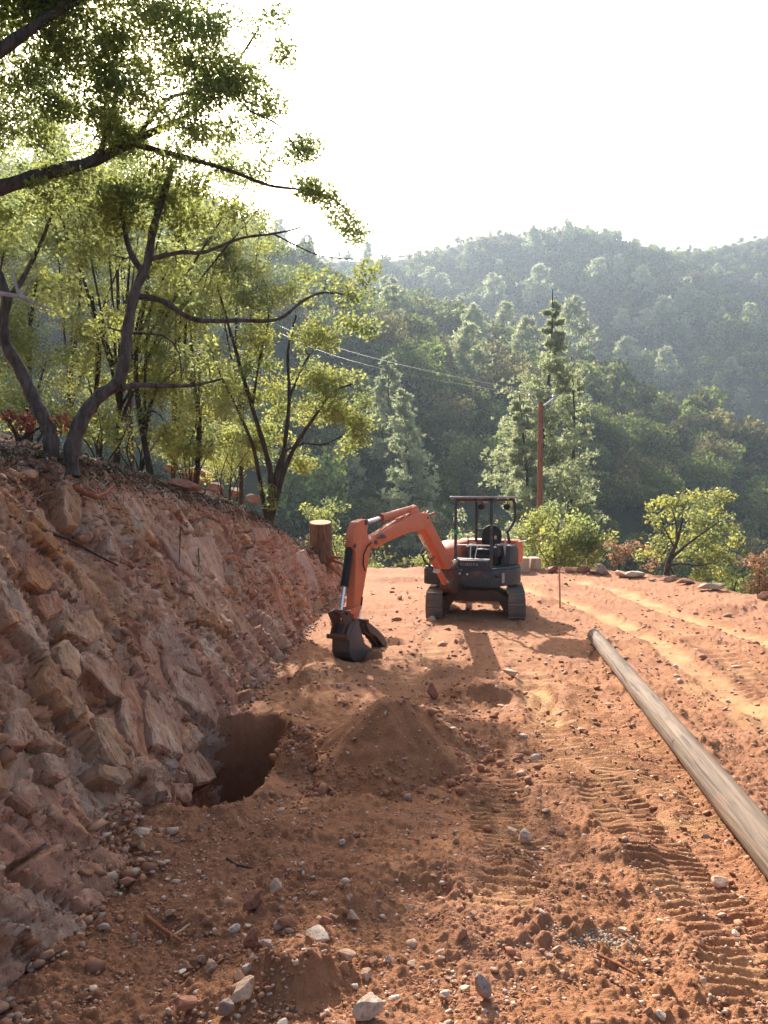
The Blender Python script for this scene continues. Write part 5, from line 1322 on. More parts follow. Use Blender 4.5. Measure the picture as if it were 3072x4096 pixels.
# ------------------------------------------------------------------ hillside woods
def crown_mesh(seed, n, leaf, lobes=14, flat=0.8, mat='leaf_far'):
    rs = np.random.RandomState(seed)
    L = in_ball(lobes, rs) * np.array([0.72, 0.72, 0.55]) + np.array([0, 0, 0.95]); r = rs.uniform(0.28, 0.5, lobes)
    w = r ** 2 / (r ** 2).sum(); k = rs.choice(lobes, n, p=w)
    dr = rs.normal(size=(n, 3)); dr[:, 2] += 0.25; dr /= np.linalg.norm(dr, axis=1)[:, None]
    P = L[k] + dr * (r[k] * rs.uniform(0.72, 1.08, n))[:, None]; P[:, 2] *= flat
    V, F, C = leaf_quads(P, leaf, rs, 0.75, 0.5, None, 0.35)
    C = C * np.repeat((1 + 0.2 * rs.normal(size=lobes))[k][:, None], 4, 0)
    return np_mesh('tree_crown', V, F, M[mat], False, C)
M['leaf_olive'] = mat_leaf('leaf_olive', (0.15, 0.14, 0.055), (0.30, 0.27, 0.09), 0.28, 0.7)
for k_ in ('leaf_olive', 'leaf_far'):
    M[k_].node_tree.nodes['Principled BSDF'].inputs['Specular IOR Level'].default_value = 0.08
def trunk_mesh(seed, hgt=0.7, r=0.05):
    rnd = random.Random(seed); b = MB()
    b.tube([(0, 0, -0.3), (0.03, 0, 0.2), (rnd.uniform(-.1, .1), rnd.uniform(-.1, .1), hgt)], [r * 1.3, r, r * 0.6], 6)
    for i in range(4):
        a = rnd.uniform(0, 6.28); b.tube([(0.02, 0, 0.25 + 0.08 * i), (0.25 * math.cos(a), 0.25 * math.sin(a), 0.6 + 0.06 * i), (0.5 * math.cos(a), 0.5 * math.sin(a), 0.85)], [r * 0.6, r * 0.4, r * 0.15], 4, caps=False)
    return mesh_of(b, 'tree_trunk', M['bark_dark'])
HI = [crown_mesh(100 + i, 2600, 0.085, 20, mat='leaf_far' if i < 3 else 'leaf_olive') for i in range(4)]
NEAR = [crown_mesh(140 + i, 9000, 0.045, 26, mat='leaf_far' if i < 3 else 'leaf_olive') for i in range(4)]
LOc = [crown_mesh(120 + i, 420, 0.20, 12, mat='leaf_far' if i < 3 else 'leaf_olive') for i in range(4)]
TRK = [trunk_mesh(i) for i in range(3)]
PN = []
for i in range(3):
    tm, cm = pine_mesh(200 + i, 10, 2.3, 420, 0.75, 0.2, 8)
    PN.append((mesh_of(tm, 'pine_trunk', M['bark_dark']), cm))
rs = np.random.RandomState(5)
pts = []
d = 31.0
while d < 560:
    cell = 4.5 if d < 120 else (5.2 if d < 230 else 5.4)
    n = int(R(76) * d / cell)
    az = R(-36) + R(74) * (np.arange(n) + rs.uniform(0.1, 0.9, n)) / n
    dd = d + rs.uniform(-0.45, 0.45, n) * cell
    for a, q in zip(az, dd): pts.append((q * math.sin(a), q * math.cos(a)))
    d += cell * 0.95
pts = np.array(pts)
X, Y = pts[:, 0], pts[:, 1]
Z = terrain(X, Y)
pd_ = pad_dist(X, Y)
dA, _ = polyline_near(X, Y, RIDGE_A)
dist = np.hypot(X, Y)
dens = fbm(X / 25, Y / 25, 6, 3)
keep = (pd_ > 5.0) & ((dA > 9) | (rs.uniform(size=len(X)) < 0.35)) & ((dens > -0.42) | (dist < 150)) & ~((X < -2) & (Y < 34))
# drop what the terrain hides from the road (rough horizon test from above the pad, kept generous)
vis = np.ones(len(X), bool)
for t in np.linspace(0.15, 0.93, 26):
    zt = terrain(X * t, Y * t); line = CAM_H + 3 + (Z + 9 - CAM_H - 3) * t
    vis &= (zt < line + 1.0) | (dist * t < 30)
keep &= vis | (dist < 150)
X, Y, Z, dist = X[keep], Y[keep], Z[keep], dist[keep]
sc = np.clip(rs.lognormal(0.0, 0.33, len(X)), 0.45, 1.9) * np.where(dist < 120, 2.7, np.where(dist < 230, 3.1, 3.3))
sc *= np.where(dA[keep] < 25, 0.55, 1.0)
rot = rs.uniform(0, 6.28, len(X)); typ = rs.choice(4, len(X), p=[0.3, 0.3, 0.25, 0.15])
asp = rs.uniform(0.9, 1.4, len(X))
ispine = rs.uniform(size=len(X)) < 0.035
typ = np.where(ispine, 4 + rs.randint(0, 3, len(X)), typ)
print('hillside trees', len(X))
infr = np.abs(X / Y) < 0.50
size = np.where(infr, sc / dist, 0)
order = np.argsort(-size)[:270]
big = np.zeros(len(X), bool); big[order] = True
def tree_label(i):
    side = X[i] / Y[i]
    pl_ = 'low in the ravine' if dist[i] < 70 else ('on the lower slope' if dist[i] < 105 else ('on the middle slope' if dist[i] < 140 else 'on the ridge crest'))
    sd_ = 'behind the bank trees' if side < -0.12 else ('left of the pale pine' if side < 0.03 else ('between the two main pines' if side < 0.17 else ('right of the main pine' if side < 0.34 else 'near the right edge')))
    return '%s %s tree %s, %s' % ('large' if sc[i] > 3.2 else 'small', 'olive' if typ[i] == 3 else 'green', pl_, sd_)
for i in order:
    s = float(sc[i]); t = int(typ[i])
    if t >= 4:
        tm, cm = PN[t - 4]
        e = empty('pine_tree', (X[i], Y[i], Z[i] - 0.3), 'grey green pine among the round trees of the wooded hillside', 'tree', 'pines on the hillside')
        e.scale = (min(s, 2.6) / 3.4,) * 3; e.rotation_euler = (0, 0, float(rot[i])); link('trunk', tm, e); o = link('crown', cm, e); o['kind'] = 'stuff'
    else:
        e = empty('broadleaf_tree', (X[i], Y[i], Z[i] - 0.2), tree_label(i), 'tree', 'round trees on the near hillside')
        e.scale = (s, s, s * float(asp[i])); e.rotation_euler = (0, 0, float(rot[i]))
        link('trunk', TRK[i % 3], e); o = link('crown', (NEAR if dist[i] < 75 else HI if dist[i] < 150 else LOc)[t], e); o['kind'] = 'stuff'
# the pines one can pick out on the far slopes
for k, (u, vb, vt, dg, lab) in enumerate((
    (1066, 690, 592, 400, 'pale lone pine high on the far slope, left of the main pine top'), (1165, 690, 572, 400, 'broad pale pine on the far slope right behind the main pine top'),
    (1112, 705, 668, 340, 'small pale pine low on the far slope'), (1352, 835, 728, 172, 'pale pine standing on the crest of the middle ridge'),
    (1386, 660, 575, 330, 'dark pine high on the right slope'), (1345, 735, 668, 300, 'pale pine left of a cluster on the right slope'), (1395, 745, 668, 295, 'pine at the middle of the cluster on the right slope'),
    (1432, 760, 640, 290, 'tallest pine of the cluster on the right slope'), (1475, 765, 690, 285, 'pale pine right of the cluster on the right slope'), (930, 650, 578, 330, 'grey pine on the left saddle slope'),
    (955, 665, 590, 330, 'second grey pine on the left saddle slope'), (845, 670, 600, 240, 'pale thin pine above the multi stemmed tree'), (1292, 650, 560, 400, 'grey pine on the spur below the summit'),
    (1240, 520, 478, 465, 'tiny pine on the summit skyline'), (860, 560, 528, 445, 'ragged pine on the saddle skyline'), (940, 548, 530, 450, 'pine on the skyline below the left summit'), (1405, 545, 524, 478, 'tiny tree on the right skyline'),
    (1490, 545, 526, 488, 'low tree at the right skyline saddle'), (1080, 505, 492, 455, 'tiny pine on the left summit skyline'), (1580, 830, 770, 260, 'pine at the right below the cluster'), (1600, 900, 838, 200, 'grey pine low at the right edge'),
    (660, 545, 495, 225, 'dark pine on the left ridge skyline'), (700, 560, 520, 230, 'second dark pine on the left ridge skyline'), (1640, 640, 590, 420, 'pale pine near the right edge of the far slope'), (1200, 700, 655, 330, 'pale pine in the dark hollow of the far slope'))):
    # stand it on the slope where its foot shows
    for dq in np.linspace(70, 540, 470):
        p = at(u, vb, float(dq)); zt = float(terrain(np.array([p.x]), np.array([p.y]))[0])
        if zt >= p.z: break
    dq = float(dq)
    h = px2m(vb - vt, dq)
    h = min(h, 5.0 if vb < 570 else 26)
    tm, cm = PN[k % 3]
    pine_thing(lab, Vector((p.x, p.y, zt - 0.3)), tm, cm, s=h / 10.0, rz=k * 1.3, group='pines on the far slopes', sx=1.15)
# everything smaller: one wood, instanced on points
rest = ~big
np_ = int(rest.sum())
me = bpy.data.meshes.new('distant_woods'); me.vertices.add(np_)
me.vertices.foreach_set('co', np.stack([X[rest], Y[rest], Z[rest] - 0.2], 1).astype(np.float32).ravel())
for nm, arr, ty in (('scl', None, 'FLOAT_VECTOR'), ('rot', None, 'FLOAT_VECTOR'), ('idx', typ[rest], 'INT')):
    a = me.attributes.new(nm, ty, 'POINT')
    if nm == 'idx': a.data.foreach_set('value', arr.astype(np.int32))
    elif nm == 'scl':
        s3 = np.where(typ[rest] >= 4, sc[rest] / 2.9, sc[rest]); a.data.foreach_set('vector', np.stack([s3, s3, s3 * np.where(typ[rest] >= 4, 1, asp[rest])], 1).astype(np.float32).ravel())
    else: a.data.foreach_set('vector', np.stack([rot[rest] * 0, rot[rest] * 0, rot[rest]], 1).astype(np.float32).ravel())
woods = link('distant_woods', me); tag(woods, 'dense dark green woods covering the far hills', 'woods', kind='stuff')
pc_ = bpy.data.collections.new('wood_sources')
for i, mm in enumerate(LOc + [c for _, c in PN]):
    o = bpy.data.objects.new('wood_source_%02d' % i, mm); pc_.objects.link(o)
ng = bpy.data.node_groups.new('scatter_woods', 'GeometryNodeTree')
ng.interface.new_socket('Geometry', in_out='INPUT', socket_type='NodeSocketGeometry'); ng.interface.new_socket('Geometry', in_out='OUTPUT', socket_type='NodeSocketGeometry')
gi, go = ng.nodes.new('NodeGroupInput'), ng.nodes.new('NodeGroupOutput')
ci = ng.nodes.new('GeometryNodeCollectionInfo'); ci.inputs[0].default_value = pc_; ci.inputs['Separate Children'].default_value = True; ci.inputs['Reset Children'].default_value = True
ip = ng.nodes.new('GeometryNodeInstanceOnPoints'); ip.inputs['Pick Instance'].default_value = True
def na(nm, ty):
    q = ng.nodes.new('GeometryNodeInputNamedAttribute'); q.data_type = ty; q.inputs[0].default_value = nm; return q.outputs[0]
ng.links.new(gi.outputs[0], ip.inputs['Points']); ng.links.new(ci.outputs[0], ip.inputs['Instance'])
ng.links.new(na('idx', 'INT'), ip.inputs['Instance Index']); ng.links.new(na('scl', 'FLOAT_VECTOR'), ip.inputs['Scale'])
er = ng.nodes.new('FunctionNodeEulerToRotation'); ng.links.new(na('rot', 'FLOAT_VECTOR'), er.inputs[0]); ng.links.new(er.outputs[0], ip.inputs['Rotation'])
ng.links.new(ip.outputs[0], go.inputs[0])
md = woods.modifiers.new('scatter', 'NODES'); md.node_group = ng
# ------------------------------------------------------------------ stones
def stone_mesh(seed, sub=2, flat=0.55, cuts=12):
    rs = np.random.RandomState(seed); bm = bmesh.new(); bmesh.ops.create_icosphere(bm, subdivisions=sub, radius=1.0)
    P = np.array([v.co[:] for v in bm.verts])
    for k in range(cuts):
        n = rs.normal(size=3); n /= np.linalg.norm(n); o = rs.uniform(0.42, 0.72); d = P @ n - o
        P = P - np.where(d > 0, d, 0)[:, None] * n * 0.95
    P *= np.array([1, rs.uniform(0.6, 0.9), flat * rs.uniform(0.8, 1.2)])
    P += (fbm(P[:, 0] * 1.7, P[:, 1] * 1.7, P[:, 2] * 1.7 + seed, 3) * 0.12)[:, None] * P
    for v, p in zip(bm.verts, P): v.co = p
    me = bpy.data.meshes.new('stone'); bm.to_mesh(me); bm.free(); me.materials.append(M['stone']); return me
SM = [stone_mesh(i, 3 if i < 4 else 2, 0.35 + 0.05 * (i % 7)) for i in range(14)]
def stone(name, label, cat, u, v, w, mesh, group=None, tall=1.0, rz=0.0, d=None, z=None, tilt=(0, 0), mat=None, sink=0.15):
    p = on(u, v) if d is None else at(u, v, d)
    if z is None: p.z = gz(p.x, p.y)
    r = px2m(w, p.y) / 2
    me = SM[mesh]
    if mat is not None:
        me = me.copy(); me.materials.clear(); me.materials.append(mat)
    o = link(name, me, None, (p.x, p.y, p.z + r * 0.35 * tall - r * sink + (0.03 if p.y < 12 else 0))); o.scale = (r, r, r * tall); o.rotation_euler = (tilt[0], tilt[1], rz)
    return tag(o, label, cat, group)
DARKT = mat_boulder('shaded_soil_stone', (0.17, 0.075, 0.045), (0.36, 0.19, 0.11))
PALE = mat_boulder('pale_quartz_stone', (0.42, 0.30, 0.22), (0.68, 0.56, 0.46))
RED = mat_boulder('red_soil_stone', (0.20, 0.075, 0.045), (0.36, 0.15, 0.085))
TANM = mat_boulder('tan_stone', (0.40, 0.235, 0.145), (0.62, 0.43, 0.30))
GREY = mat_boulder('grey_stone', (0.22, 0.16, 0.13), (0.42, 0.33, 0.28))
for a in [
    ('stone', 'pale flat slab with a white corner at the bottom centre of the dirt', 'stone', 682, 2048, 96, 0, PALE, 1.2, 0.5), ('stone', 'squarish pinkish stone right of the pale flat slab', 'stone', 752, 2088, 56, 1, TANM, 1.3, 0.2),
    ('stone', 'dark red boulder half buried above the round red one', 'stone', 545, 1978, 66, 2, RED, 1.5, 0.9), ('stone', 'round dark red stone left of the pale flat slab', 'stone', 540, 2070, 50, 3, RED, 2.2, 0.1),
    ('stone', 'upright grey white stone at the bottom of the dirt, right of centre', 'stone', 1042, 2160, 52, 4, GREY, 2.3, 1.1), ('stone', 'whitish stone cut by the bottom frame edge', 'stone', 800, 2205, 80, 5, PALE, 1.4, 0.4),
    ('stone', 'pale stone beside the brown one between the grouser tracks', 'stone', 1133, 1822, 42, 6, PALE, 1.3, 0.3), ('stone', 'brown blocky stone leaning on the pale one between the grouser tracks', 'stone', 1105, 1806, 38, 7, TANM, 2.0, 1.3),
    ('stone', 'flat pink stone right below the excavator shadow', 'stone', 1104, 1462, 46, 1, TANM, 1.2, 0.1), ('stone', 'small white stone right of the dirt pile', 'stone', 1158, 1652, 34, 8, PALE, 1.2, 0.7),
    ('stone', 'pointed tan stone at the right below the lying pole', 'stone', 1556, 1905, 56, 9, TANM, 1.2, 0.6), ('stone', 'low tan stone near the right end of the lying pole', 'stone', 1525, 1810, 28, 10, TANM, 1.5, 0.6),
    ('stone', 'upright reddish stone in the clods behind the pile', 'stone', 935, 1515, 28, 4, RED, 3.0, 0.4), ('stone', 'pinkish stone at the bottom edge left of centre', 'stone', 525, 2185, 76, 2, TANM, 1.5, 0.8),
    ('stone', 'small pink stone under the left slope at the bottom', 'stone', 455, 2112, 40, 6, TANM, 1.4, 1.2), ('stone', 'grey stone at the very bottom left of centre', 'stone', 492, 2205, 42, 5, GREY, 2.0, 0.2),
    ('stone', 'dark red stone just above the squarish pinkish stone', 'stone', 705, 2020, 36, 9, RED, 1.5, 0.2), ('stone', 'pale stone below the hole on the trampled dirt', 'stone', 650, 1890, 26, 11, TANM, 1.5, 0.1),
    ('stone', 'brown stone resting above the dark red boulder', 'stone', 600, 1938, 44, 3, TANM, 1.5, 1.7), ('stone', 'grey brown stone near the bottom right', 'stone', 1185, 2085, 34, 7, GREY, 1.5, 1.7),
    ('stone', 'small white stone at the bottom right', 'stone', 1520, 2140, 22, 8, PALE, 1.6, 0.3), ('stone', 'dark rock at the bottom left corner of the dirt', 'stone', 400, 2190, 80, 0, RED, 1.3, 2.0),
    ('stone', 'long low pinkish stone right of the dark red boulder', 'stone', 625, 2015, 60, 10, RED, 1.0, 0.3)]:
    stone(a[0], a[1], a[2], a[3], a[4], a[5], a[6], tall=a[8], rz=a[9], mat=a[7])
# rim boulders of the pad
for lab, u, v, w, d, t, m, mm in (
    ('long flat orange boulder at the right road edge under the olive tree', 1536, 1288, 96, 20.3, 0.75, 0, TANM), ('blocky orange boulder cut by the right frame edge', 1652, 1318, 46, 18.4, 1.6, 1, TANM),
    ('small tan boulder left of the long flat orange one', 1442, 1268, 42, 22.3, 1.0, 2, TANM), ('grey angular rock below the tall dead bush', 1300, 1243, 42, 25.0, 1.4, 3, GREY), ('flat tan rock between grey rock and olive tree', 1345, 1252, 54, 24.2, 0.7, 4, TANM),
    ('pale flat rock right of the flat tan rock', 1375, 1258, 50, 23.8, 0.6, 5, PALE), ('reddish rock just right of the survey stake top', 1255, 1242, 40, 25.2, 1.1, 2, RED), ('red rock on the pad rim right of the concrete blocks', 1196, 1238, 44, 25.6, 1.2, 1, RED),
    ('tan rock between the two red rim rocks', 1228, 1243, 34, 25.3, 1.1, 4, TANM), ('low red rock on the rim left of the grey rock', 1280, 1246, 30, 25.0, 0.9, 9, RED), ('long reddish rock on the rim beside the long flat boulder', 1480, 1278, 60, 21.5, 0.7, 10, RED),
    ('light flat stone on the road before the olive tree', 1408, 1262, 30, 23.0, 0.7, 11, PALE)):
    p = at(u, v, d); stone('rim_boulder', lab, 'boulder', u, v, w, m, 'boulders along the road rim', t, rz=u * 0.37, d=d, mat=mm, sink=0.05)
# boulders resting on the bank crest and shelves (pixels of the photo's left middle)
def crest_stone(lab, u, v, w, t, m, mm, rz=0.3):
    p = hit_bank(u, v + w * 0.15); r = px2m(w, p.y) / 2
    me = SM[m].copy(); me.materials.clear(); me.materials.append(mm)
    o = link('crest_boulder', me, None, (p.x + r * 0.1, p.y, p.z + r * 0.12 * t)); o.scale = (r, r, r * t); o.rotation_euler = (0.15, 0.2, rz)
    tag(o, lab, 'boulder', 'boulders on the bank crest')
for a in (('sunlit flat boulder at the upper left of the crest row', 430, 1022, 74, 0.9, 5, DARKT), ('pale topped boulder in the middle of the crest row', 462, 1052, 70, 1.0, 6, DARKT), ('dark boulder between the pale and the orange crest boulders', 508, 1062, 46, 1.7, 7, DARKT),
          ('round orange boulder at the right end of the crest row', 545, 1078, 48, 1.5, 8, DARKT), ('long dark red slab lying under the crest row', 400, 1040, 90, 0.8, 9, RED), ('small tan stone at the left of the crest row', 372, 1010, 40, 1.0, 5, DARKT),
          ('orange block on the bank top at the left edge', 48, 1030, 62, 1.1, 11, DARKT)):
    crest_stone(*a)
SP = []
for m_ in SM[4:]:
    q_ = m_.copy(); q_.materials.clear(); q_.materials.append(PALE if len(SP) % 2 else TANM); SP.append(q_)
# many single stones on the dirt
rnd = random.Random(9); cnt = 0
while cnt < 270:
    u = rnd.uniform(200, 1659); v = 1250 + (2212 - 1250) * rnd.random() ** 0.8; clus = cnt < 75
    if clus: u = rnd.gauss(620, 150); v = rnd.gauss(2070, 90)
    p = on(u, v)
    if p.x < float(foot_x(p.y)) + 0.02 or float(pad_dist(np.array([p.x]), np.array([p.y]))[0]) > -0.3: continue
    if not clus and float(fbm(np.array([p.x / 1.1]), np.array([p.y / 1.1]), 8, 4)[0]) < rnd.uniform(-0.35, 0.1): continue
    r = px2m((rnd.choice([18, 24, 30, 38, 46]) * 0.9 if clus else 0) or rnd.choice([9, 10, 11, 12, 14, 16, 20, 26]) * (0.7 + 0.5 * (v - 1250) / 960), p.y) / 2
    z = gz(p.x, p.y)
    if z < -0.2: continue
    o = link('loose_stone', (SP if (cnt % 5 < 2) else SM[4:])[cnt % 10], None, (p.x, p.y, z + r * 0.3 + 0.012)); o.scale = (r, r, r * rnd.uniform(0.8, 1.5)); o.rotation_euler = (rnd.uniform(-.4, .4), rnd.uniform(-.4, .4), rnd.uniform(0, 6.3))
    pl_ = 'near the foot of the bank' if p.x < -0.9 else ('around the dirt pile' if abs(p.y - 7.3) < 1.4 and p.x < 1.4 else ('behind the dirt pile and below the excavator' if 8.7 <= p.y < 15 and p.x < 2.2 else ('beyond the excavator on the far dirt' if p.y >= 15 and p.x < 3 else ('between the tyre ruts on the right' if p.y > 9 else ('close in front at the bottom of the view' if p.y < 4.6 else 'among the track marks in the middle')))))
    tag(o, '%s loose stone lying %s' % ('larger' if r > 0.045 else 'small', pl_), 'stone', 'loose stones on the dirt'); cnt += 1
# gravel, clods: one mass
ico = bmesh.new(); bmesh.ops.create_icosphere(ico, subdivisions=1, radius=1.0)
IV = np.array([v.co[:] for v in ico.verts]); IF = np.array([[v.index for v in f.verts] for f in ico.faces]); ico.free()
def scatter(name, label, cat, P, rad, cols, seed, mat, flat=(0.5, 0.9), squash=True, rough=0.25):
    rs = np.random.RandomState(seed); n = len(P)
    V = np.repeat(IV[None], n, 0) * (1 + rs.uniform(-rough, rough, (n, 12, 1)))
    V[..., 0] *= rs.uniform(0.8, 1.5, (n, 1)); V[..., 2] *= rs.uniform(*flat, (n, 1))
    a = rs.uniform(0, 6.28, n); c, s = np.cos(a)[:, None], np.sin(a)[:, None]
    ti = rs.uniform(-.5, .5, (n, 1)); x, z = V[..., 0] * np.cos(ti) - V[..., 2] * np.sin(ti), V[..., 0] * np.sin(ti) + V[..., 2] * np.cos(ti)
    V = np.stack([x * c - V[..., 1] * s, x * s + V[..., 1] * c, z], -1) * rad[:, None, None] + P[:, None, :]
    F = (IF[None] + (np.arange(n) * 12)[:, None, None]).reshape(-1, 3)
    o = link(name, np_mesh(name, V.reshape(-1, 3), F, mat, False, np.repeat(cols, 12, 0)))
    tag(o, label, cat, kind='stuff'); return o
rs = np.random.RandomState(21)
N = 42000
uu = rs.uniform(-60, 1720, N); vv = 1238 + (2300 - 1238) * rs.uniform(0, 1, N) ** 0.85
py = np.array([0.0] * N); r0 = [ray(u * K, v * K) for u, v in zip(uu, vv)]
dd = np.array([-CAM_H / q.z for q in r0]); PX = np.array([q.x for q in r0]) * dd; PY = dd
stn = fbm(PX / 1.1, PY / 1.1, 8, 4)
ok = (PX > foot_x(PY) - 0.15) & (pad_dist(PX, PY) < 0.8) & (stn > rs.uniform(-0.5, 0.22, N) - 0.25 * (PX < -0.4) * (PY < 7))
PX, PY = PX[ok], PY[ok]
PZ, du_, st_, da_ = ground(PX, PY, False)
ok = (PZ > -0.3) & (rs.uniform(size=len(PX)) > du_ * 1.1)
PX, PY, PZ = PX[ok], PY[ok], PZ[ok]; n = len(PX)
rad = np.clip(rs.lognormal(-5.05, 0.55, n), 0.003, 0.04) * np.clip(PY / 6, 0.8, 2.6)
pal = np.array([(0.40, 0.19, 0.10), (0.33, 0.14, 0.075), (0.46, 0.25, 0.15), (0.52, 0.34, 0.24), (0.58, 0.42, 0.30), (0.36, 0.16, 0.09), (0.42, 0.20, 0.11), (0.66, 0.52, 0.41)])
ci_ = rs.choice(8, n, p=[.2, .18, .17, .13, .08, .12, .09, .03])
scatter('gravel', 'reddish gravel and pale stone chips strewn over the dirt', 'gravel', np.stack([PX, PY, PZ + rad * 0.25], 1), rad, pal[ci_] * rs.uniform(0.8, 1.2, (n, 1)), 22, M['gravel'], flat=(0.3, 0.8), rough=0.38)
print('gravel', n)
# scree along the toe of the bank and rubble behind the pile
n = 5200
y = rs.uniform(2.8, 23, n) ** 1.0; x = foot_x(y) + np.abs(rs.normal(0, 0.16, n)) - 0.12 + fbm(y / 1.5, y * 0, 3, 2) * 0.15
z = ground(x, y, False)[0]; f = (z > -0.3) & ~((y > 5.7) & (y < 8.7))
x, y, z = x[f], y[f], z[f]; n = len(x)
zz = np.maximum(z, np.maximum(crest_h(y), 0) * np.clip((x - foot_x(y)) / (crest_x(y) - foot_x(y)), 0, 1) * 0.9)
rad = np.clip(rs.lognormal(-4.2, 0.6, n), 0.006, 0.045)
scatter('scree', 'fallen rock chips and clods along the foot of the bank', 'rubble', np.stack([x, y, zz + rad * 0.3], 1), rad, pal[rs.choice(7, n)] * rs.uniform(0.65, 1.1, (n, 1)), 23, M['gravel'], flat=(0.3, 0.75), rough=0.55)
# clods round the pile
n = 2400
a = rs.uniform(0, 6.28, n); q = np.abs(rs.normal(1.0, 0.13, n)) * PILE_R; a = np.where(rs.uniform(size=n) < 0.4, rs.normal(3.1, 0.6, n), a)
x = PILE.x + np.cos(a) * q * 1.05; y = PILE.y + np.sin(a) * q
g1 = rs.uniform(size=n) < 0.3; c_ = on(960, 1570); x = np.where(g1, c_.x + rs.normal(0, 0.45, n), x); y = np.where(g1, c_.y + rs.normal(0, 0.8, n), y)
z = ground(x, y, False)[0]; f = z > -0.2; x, y, z = x[f], y[f], z[f]; n = len(x)
rad = np.clip(rs.lognormal(-4.6, 0.65, n), 0.005, 0.05)
scatter('dirt_clods', 'crumbled red clods around the spoil pile', 'dirt', np.stack([x, y, z + rad * 0.3], 1), rad, np.array([(0.34, 0.14, 0.07)]) * rs.uniform(0.8, 1.25, (n, 1)), 24, M['gravel'], flat=(0.6, 1.0), rough=0.35)
# stones on the bank face
n = 5200
yy = 3 + 20 * rs.uniform(size=n) ** 1.2; ii = np.clip(np.searchsorted(BY[:, 0], yy), 0, BX.shape[0] - 1); jj = rs.randint(20, 225, n)
bxp, byp, bzp = BX[ii, jj], BY[ii, jj], BZ[ii, jj]
kk = fbm(byp / 0.9, bzp / 0.9, 44, 3) > 0.02
bxp, byp, bzp = bxp[kk], byp[kk], bzp[kk]; n = len(bxp)
rad = np.clip(rs.lognormal(-4.1, 0.55, n), 0.006, 0.06)
scatter('bank_rubble', 'rock chips sticking in the soil of the bank face', 'rubble', np.stack([bxp, byp, bzp], 1), rad, pal[rs.choice(7, n)] * rs.uniform(0.7, 1.1, (n, 1)), 25, M['gravel'], flat=(0.3, 0.75), rough=0.55)

# ------------------------------------------------------------------ litter, twigs, roots on the bank
n = 16000
ii = rs.randint(60, BX.shape[0] - 8, n); jj = np.clip(rs.normal(238, 17, n), 200, 300).astype(int)
P = np.stack([BX[ii, jj], BY[ii, jj], BZ[ii, jj]], 1) + np.stack([rs.uniform(-.05, .05, n), rs.uniform(-.05, .05, n), rs.uniform(0.0, 0.06, n)], 1)
cl = np.array([(0.20, 0.13, 0.08), (0.10, 0.065, 0.04), (0.30, 0.22, 0.15), (0.09, 0.10, 0.035), (0.45, 0.40, 0.34), (0.42, 0.22, 0.05), (0.32, 0.05, 0.06)])
V, F, C = leaf_quads(P, 0.055, rs, 0.5, 0.4, cl[rs.choice(7, n, p=[.28, .26, .18, .14, .10, .03, .01])], 0.3)
tag(link('leaf_litter', np_mesh('leaf_litter', V, F, M['litter'], False, C)), 'brown leaf litter and dry weeds on top of the bank', 'leaf litter', kind='stuff')
b = MB(); rnd = random.Random(4)
for i in range(1500):
    k = rnd.randint(60, BX.shape[0] - 10); j = int(min(300, max(190, rnd.gauss(232, 14)))); p = Vector((BX[k, j], BY[k, j], BZ[k, j]))
    dr = Vector((rnd.uniform(-.3, 1), rnd.uniform(-1, 1), rnd.uniform(-.8, .5))).normalized(); L = rnd.uniform(0.1, 0.42)
    b.tube([p - dr * 0.03, p + dr * L * 0.5 + Vector((rnd.uniform(-.03, .03), rnd.uniform(-.03, .03), rnd.uniform(0, .05))), p + dr * L - UP * L * 0.2], [0.004, 0.003, 0.002], 3, caps=False)
o = b.build('dry_twigs', M['bark_dark']); tag(o, 'tangle of dry twigs and fine roots along the bank crest', 'twigs', kind='stuff')
def root_(lab, uvs, r, m='bark_red', off=0.06):
    P = [hit_bank(u, v) + NB * off for u, v in uvs]
    b = MB(); b.tube(P, [r * (1 - 0.55 * i / (len(P) - 1)) for i in range(len(P))], 8)
    tag(b.build_at('exposed_root', M[m], P[0], smooth=True), lab, 'root')
root_('thick orange brown root hanging in an arc below the crest', [(140, 1062), (165, 1075), (190, 1084), (212, 1076), (230, 1056)], 0.035, 'pole_new', 0.10)
root_('thin dark root hanging straight down the pale rock face', [(379, 1115), (381, 1150), (380, 1185), (378, 1220)], 0.012, 'bark_dark')
root_('second thin dark root lower on the pale rock face', [(420, 1190), (422, 1215), (420, 1240)], 0.010, 'bark_dark')
root_('long dark root crossing the orange rocks at the left', [(0, 1128), (60, 1150), (130, 1172), (190, 1205), (240, 1230)], 0.022, 'bark_dark', 0.08)
root_('thin pale root under the left crest', [(60, 1090), (80, 1075), (110, 1068)], 0.010, 'bark_red')
def stick_(lab, uvs, r, m='bark_red'):
    P = []
    for u, v in uvs:
        p = on(u, v); p.z = gz(p.x, p.y) + 0.03; P.append(p)
    b = MB(); b.tube(P, [r, r * 0.9, r * 0.6][:len(P)] if len(P) <= 3 else [r] * len(P), 7)
    tag(b.build_at('fallen_stick', M[m], P[0], smooth=True), lab, 'stick', 'sticks lying on the dirt')
stick_('straight brown stick at the lower left of the dirt', [(318, 1990), (345, 2010), (395, 2042)], 0.014, 'pole_new')
stick_('thin brown stick at the bottom right', [(1290, 2075), (1330, 2092), (1372, 2115)], 0.010, 'pole_new')
stick_('curved dark stick below the hole', [(490, 1858), (510, 1872), (545, 1878)], 0.010, 'bark_dark')
stick_('short pale stick crossing beside the straight brown one', [(370, 2030), (390, 2018), (410, 2005)], 0.008, 'cutwood')
stick_('tiny pale twig right of the small white stone', [(1255, 1610), (1268, 1618), (1285, 1614)], 0.008, 'cutwood')
stick_('thin twig near the pointed tan stone', [(1580, 1920), (1600, 1935), (1640, 1950)], 0.006, 'cutwood')
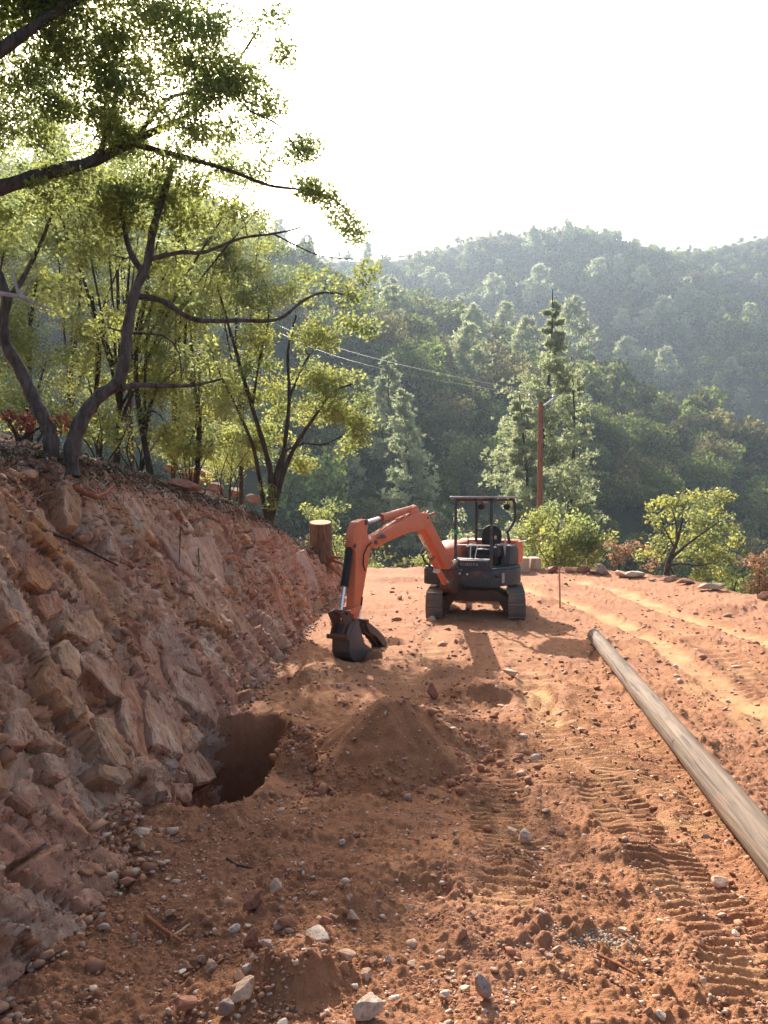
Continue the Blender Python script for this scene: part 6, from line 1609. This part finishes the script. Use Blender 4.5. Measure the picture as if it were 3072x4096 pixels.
# stump
SD = 19.3; sb_ = at(692, 1215, SD); sb_.z = float(at(692, 1215, SD).z); e = empty('tree_stump', (sb_.x, SD, sb_.z), 'cut tree stump with pale flat top standing at the far end of the bank', 'stump')
tz = at(692, 1129, SD).z; b = MB(); n = 26; m = 9
for i in range(m):
    t = i / (m - 1); z = sb_.z + (tz - sb_.z) * t
    for k in range(n):
        a = 2 * math.pi * k / n; r = px2m(24, SD) * (1 + 0.25 * (1 - t) ** 3) * (1 + 0.05 * math.sin(a * 9) + 0.03 * math.sin(a * 17 + t))
        b.v.append((sb_.x + r * math.cos(a), SD + r * math.sin(a), z + 0.2 * t ** 6 * r * math.sin(a)))
for i in range(m - 1):
    for k in range(n): b.f.append((i * n + k, i * n + (k + 1) % n, (i + 1) * n + (k + 1) % n, (i + 1) * n + k))
b.f.append(tuple(range(n))[::-1]); b.build('stump_bark', M['bark_red'], e)
q_ = px2m(23, SD); b = MB(); b.prism(*[[(sb_.x + q_ * math.cos(2 * math.pi * k / 26), SD + q_ * math.sin(2 * math.pi * k / 26), tz + dz + 0.2 * q_ * math.sin(2 * math.pi * k / 26)) for k in range(26)] for dz in (-0.02, 0.014)]); b.build('cut_face', M['cutwood'], e)
for (u, v) in ((740, 1205), (728, 1238), (668, 1235), (752, 1222), (705, 1255), (742, 1250)):
    q = at(u, v, SD - 0.35); b = MB(); s_ = Vector((sb_.x, SD - 0.1, sb_.z + 0.08)); b.tube([s_, s_.lerp(q, 0.5) + UP * 0.05, q], [0.07, 0.045, 0.02], 7); b.build('root', M['pole_new'], e, smooth=True)
# chalk patch
p = on(1305, 2035)
n = 420; x = p.x + rs.normal(0, 0.10, n); y = p.y + rs.normal(0, 0.045, n); z = ground(x, y, False)[0]
rad = rs.uniform(0.0025, 0.008, n); scatter('white_chips', 'small patch of crushed white rock at the lower right', 'rock chips', np.stack([x, y, z + rad], 1), rad, np.array([(0.50, 0.42, 0.31)]) * rs.uniform(0.8, 1.0, (n, 1)), 26, M['gravel'])

# ------------------------------------------------------------------ air
zlo = -22.0; zhi = 225.0
b = MB(); b.box((0, 440, (zlo + zhi) / 2), (640, 0, 0), (0, 560, 0), (0, 0, (zhi - zlo) / 2))
hm = bpy.data.materials.new('hazy_air'); hm.use_nodes = True; nt = hm.node_tree; nt.nodes.remove(nt.nodes['Principled BSDF'])
vol = nt.nodes.new('ShaderNodeVolumePrincipled'); vol.inputs['Color'].default_value = (0.68, 0.82, 1.0, 1); vol.inputs['Density'].default_value = 0.00040; vol.inputs['Anisotropy'].default_value = 0.4
nt.links.new(vol.outputs[0], nt.nodes['Material Output'].inputs['Volume'])
hz = b.build('haze', hm); tag(hz, 'thin pale haze over the valley', 'haze', kind='stuff')
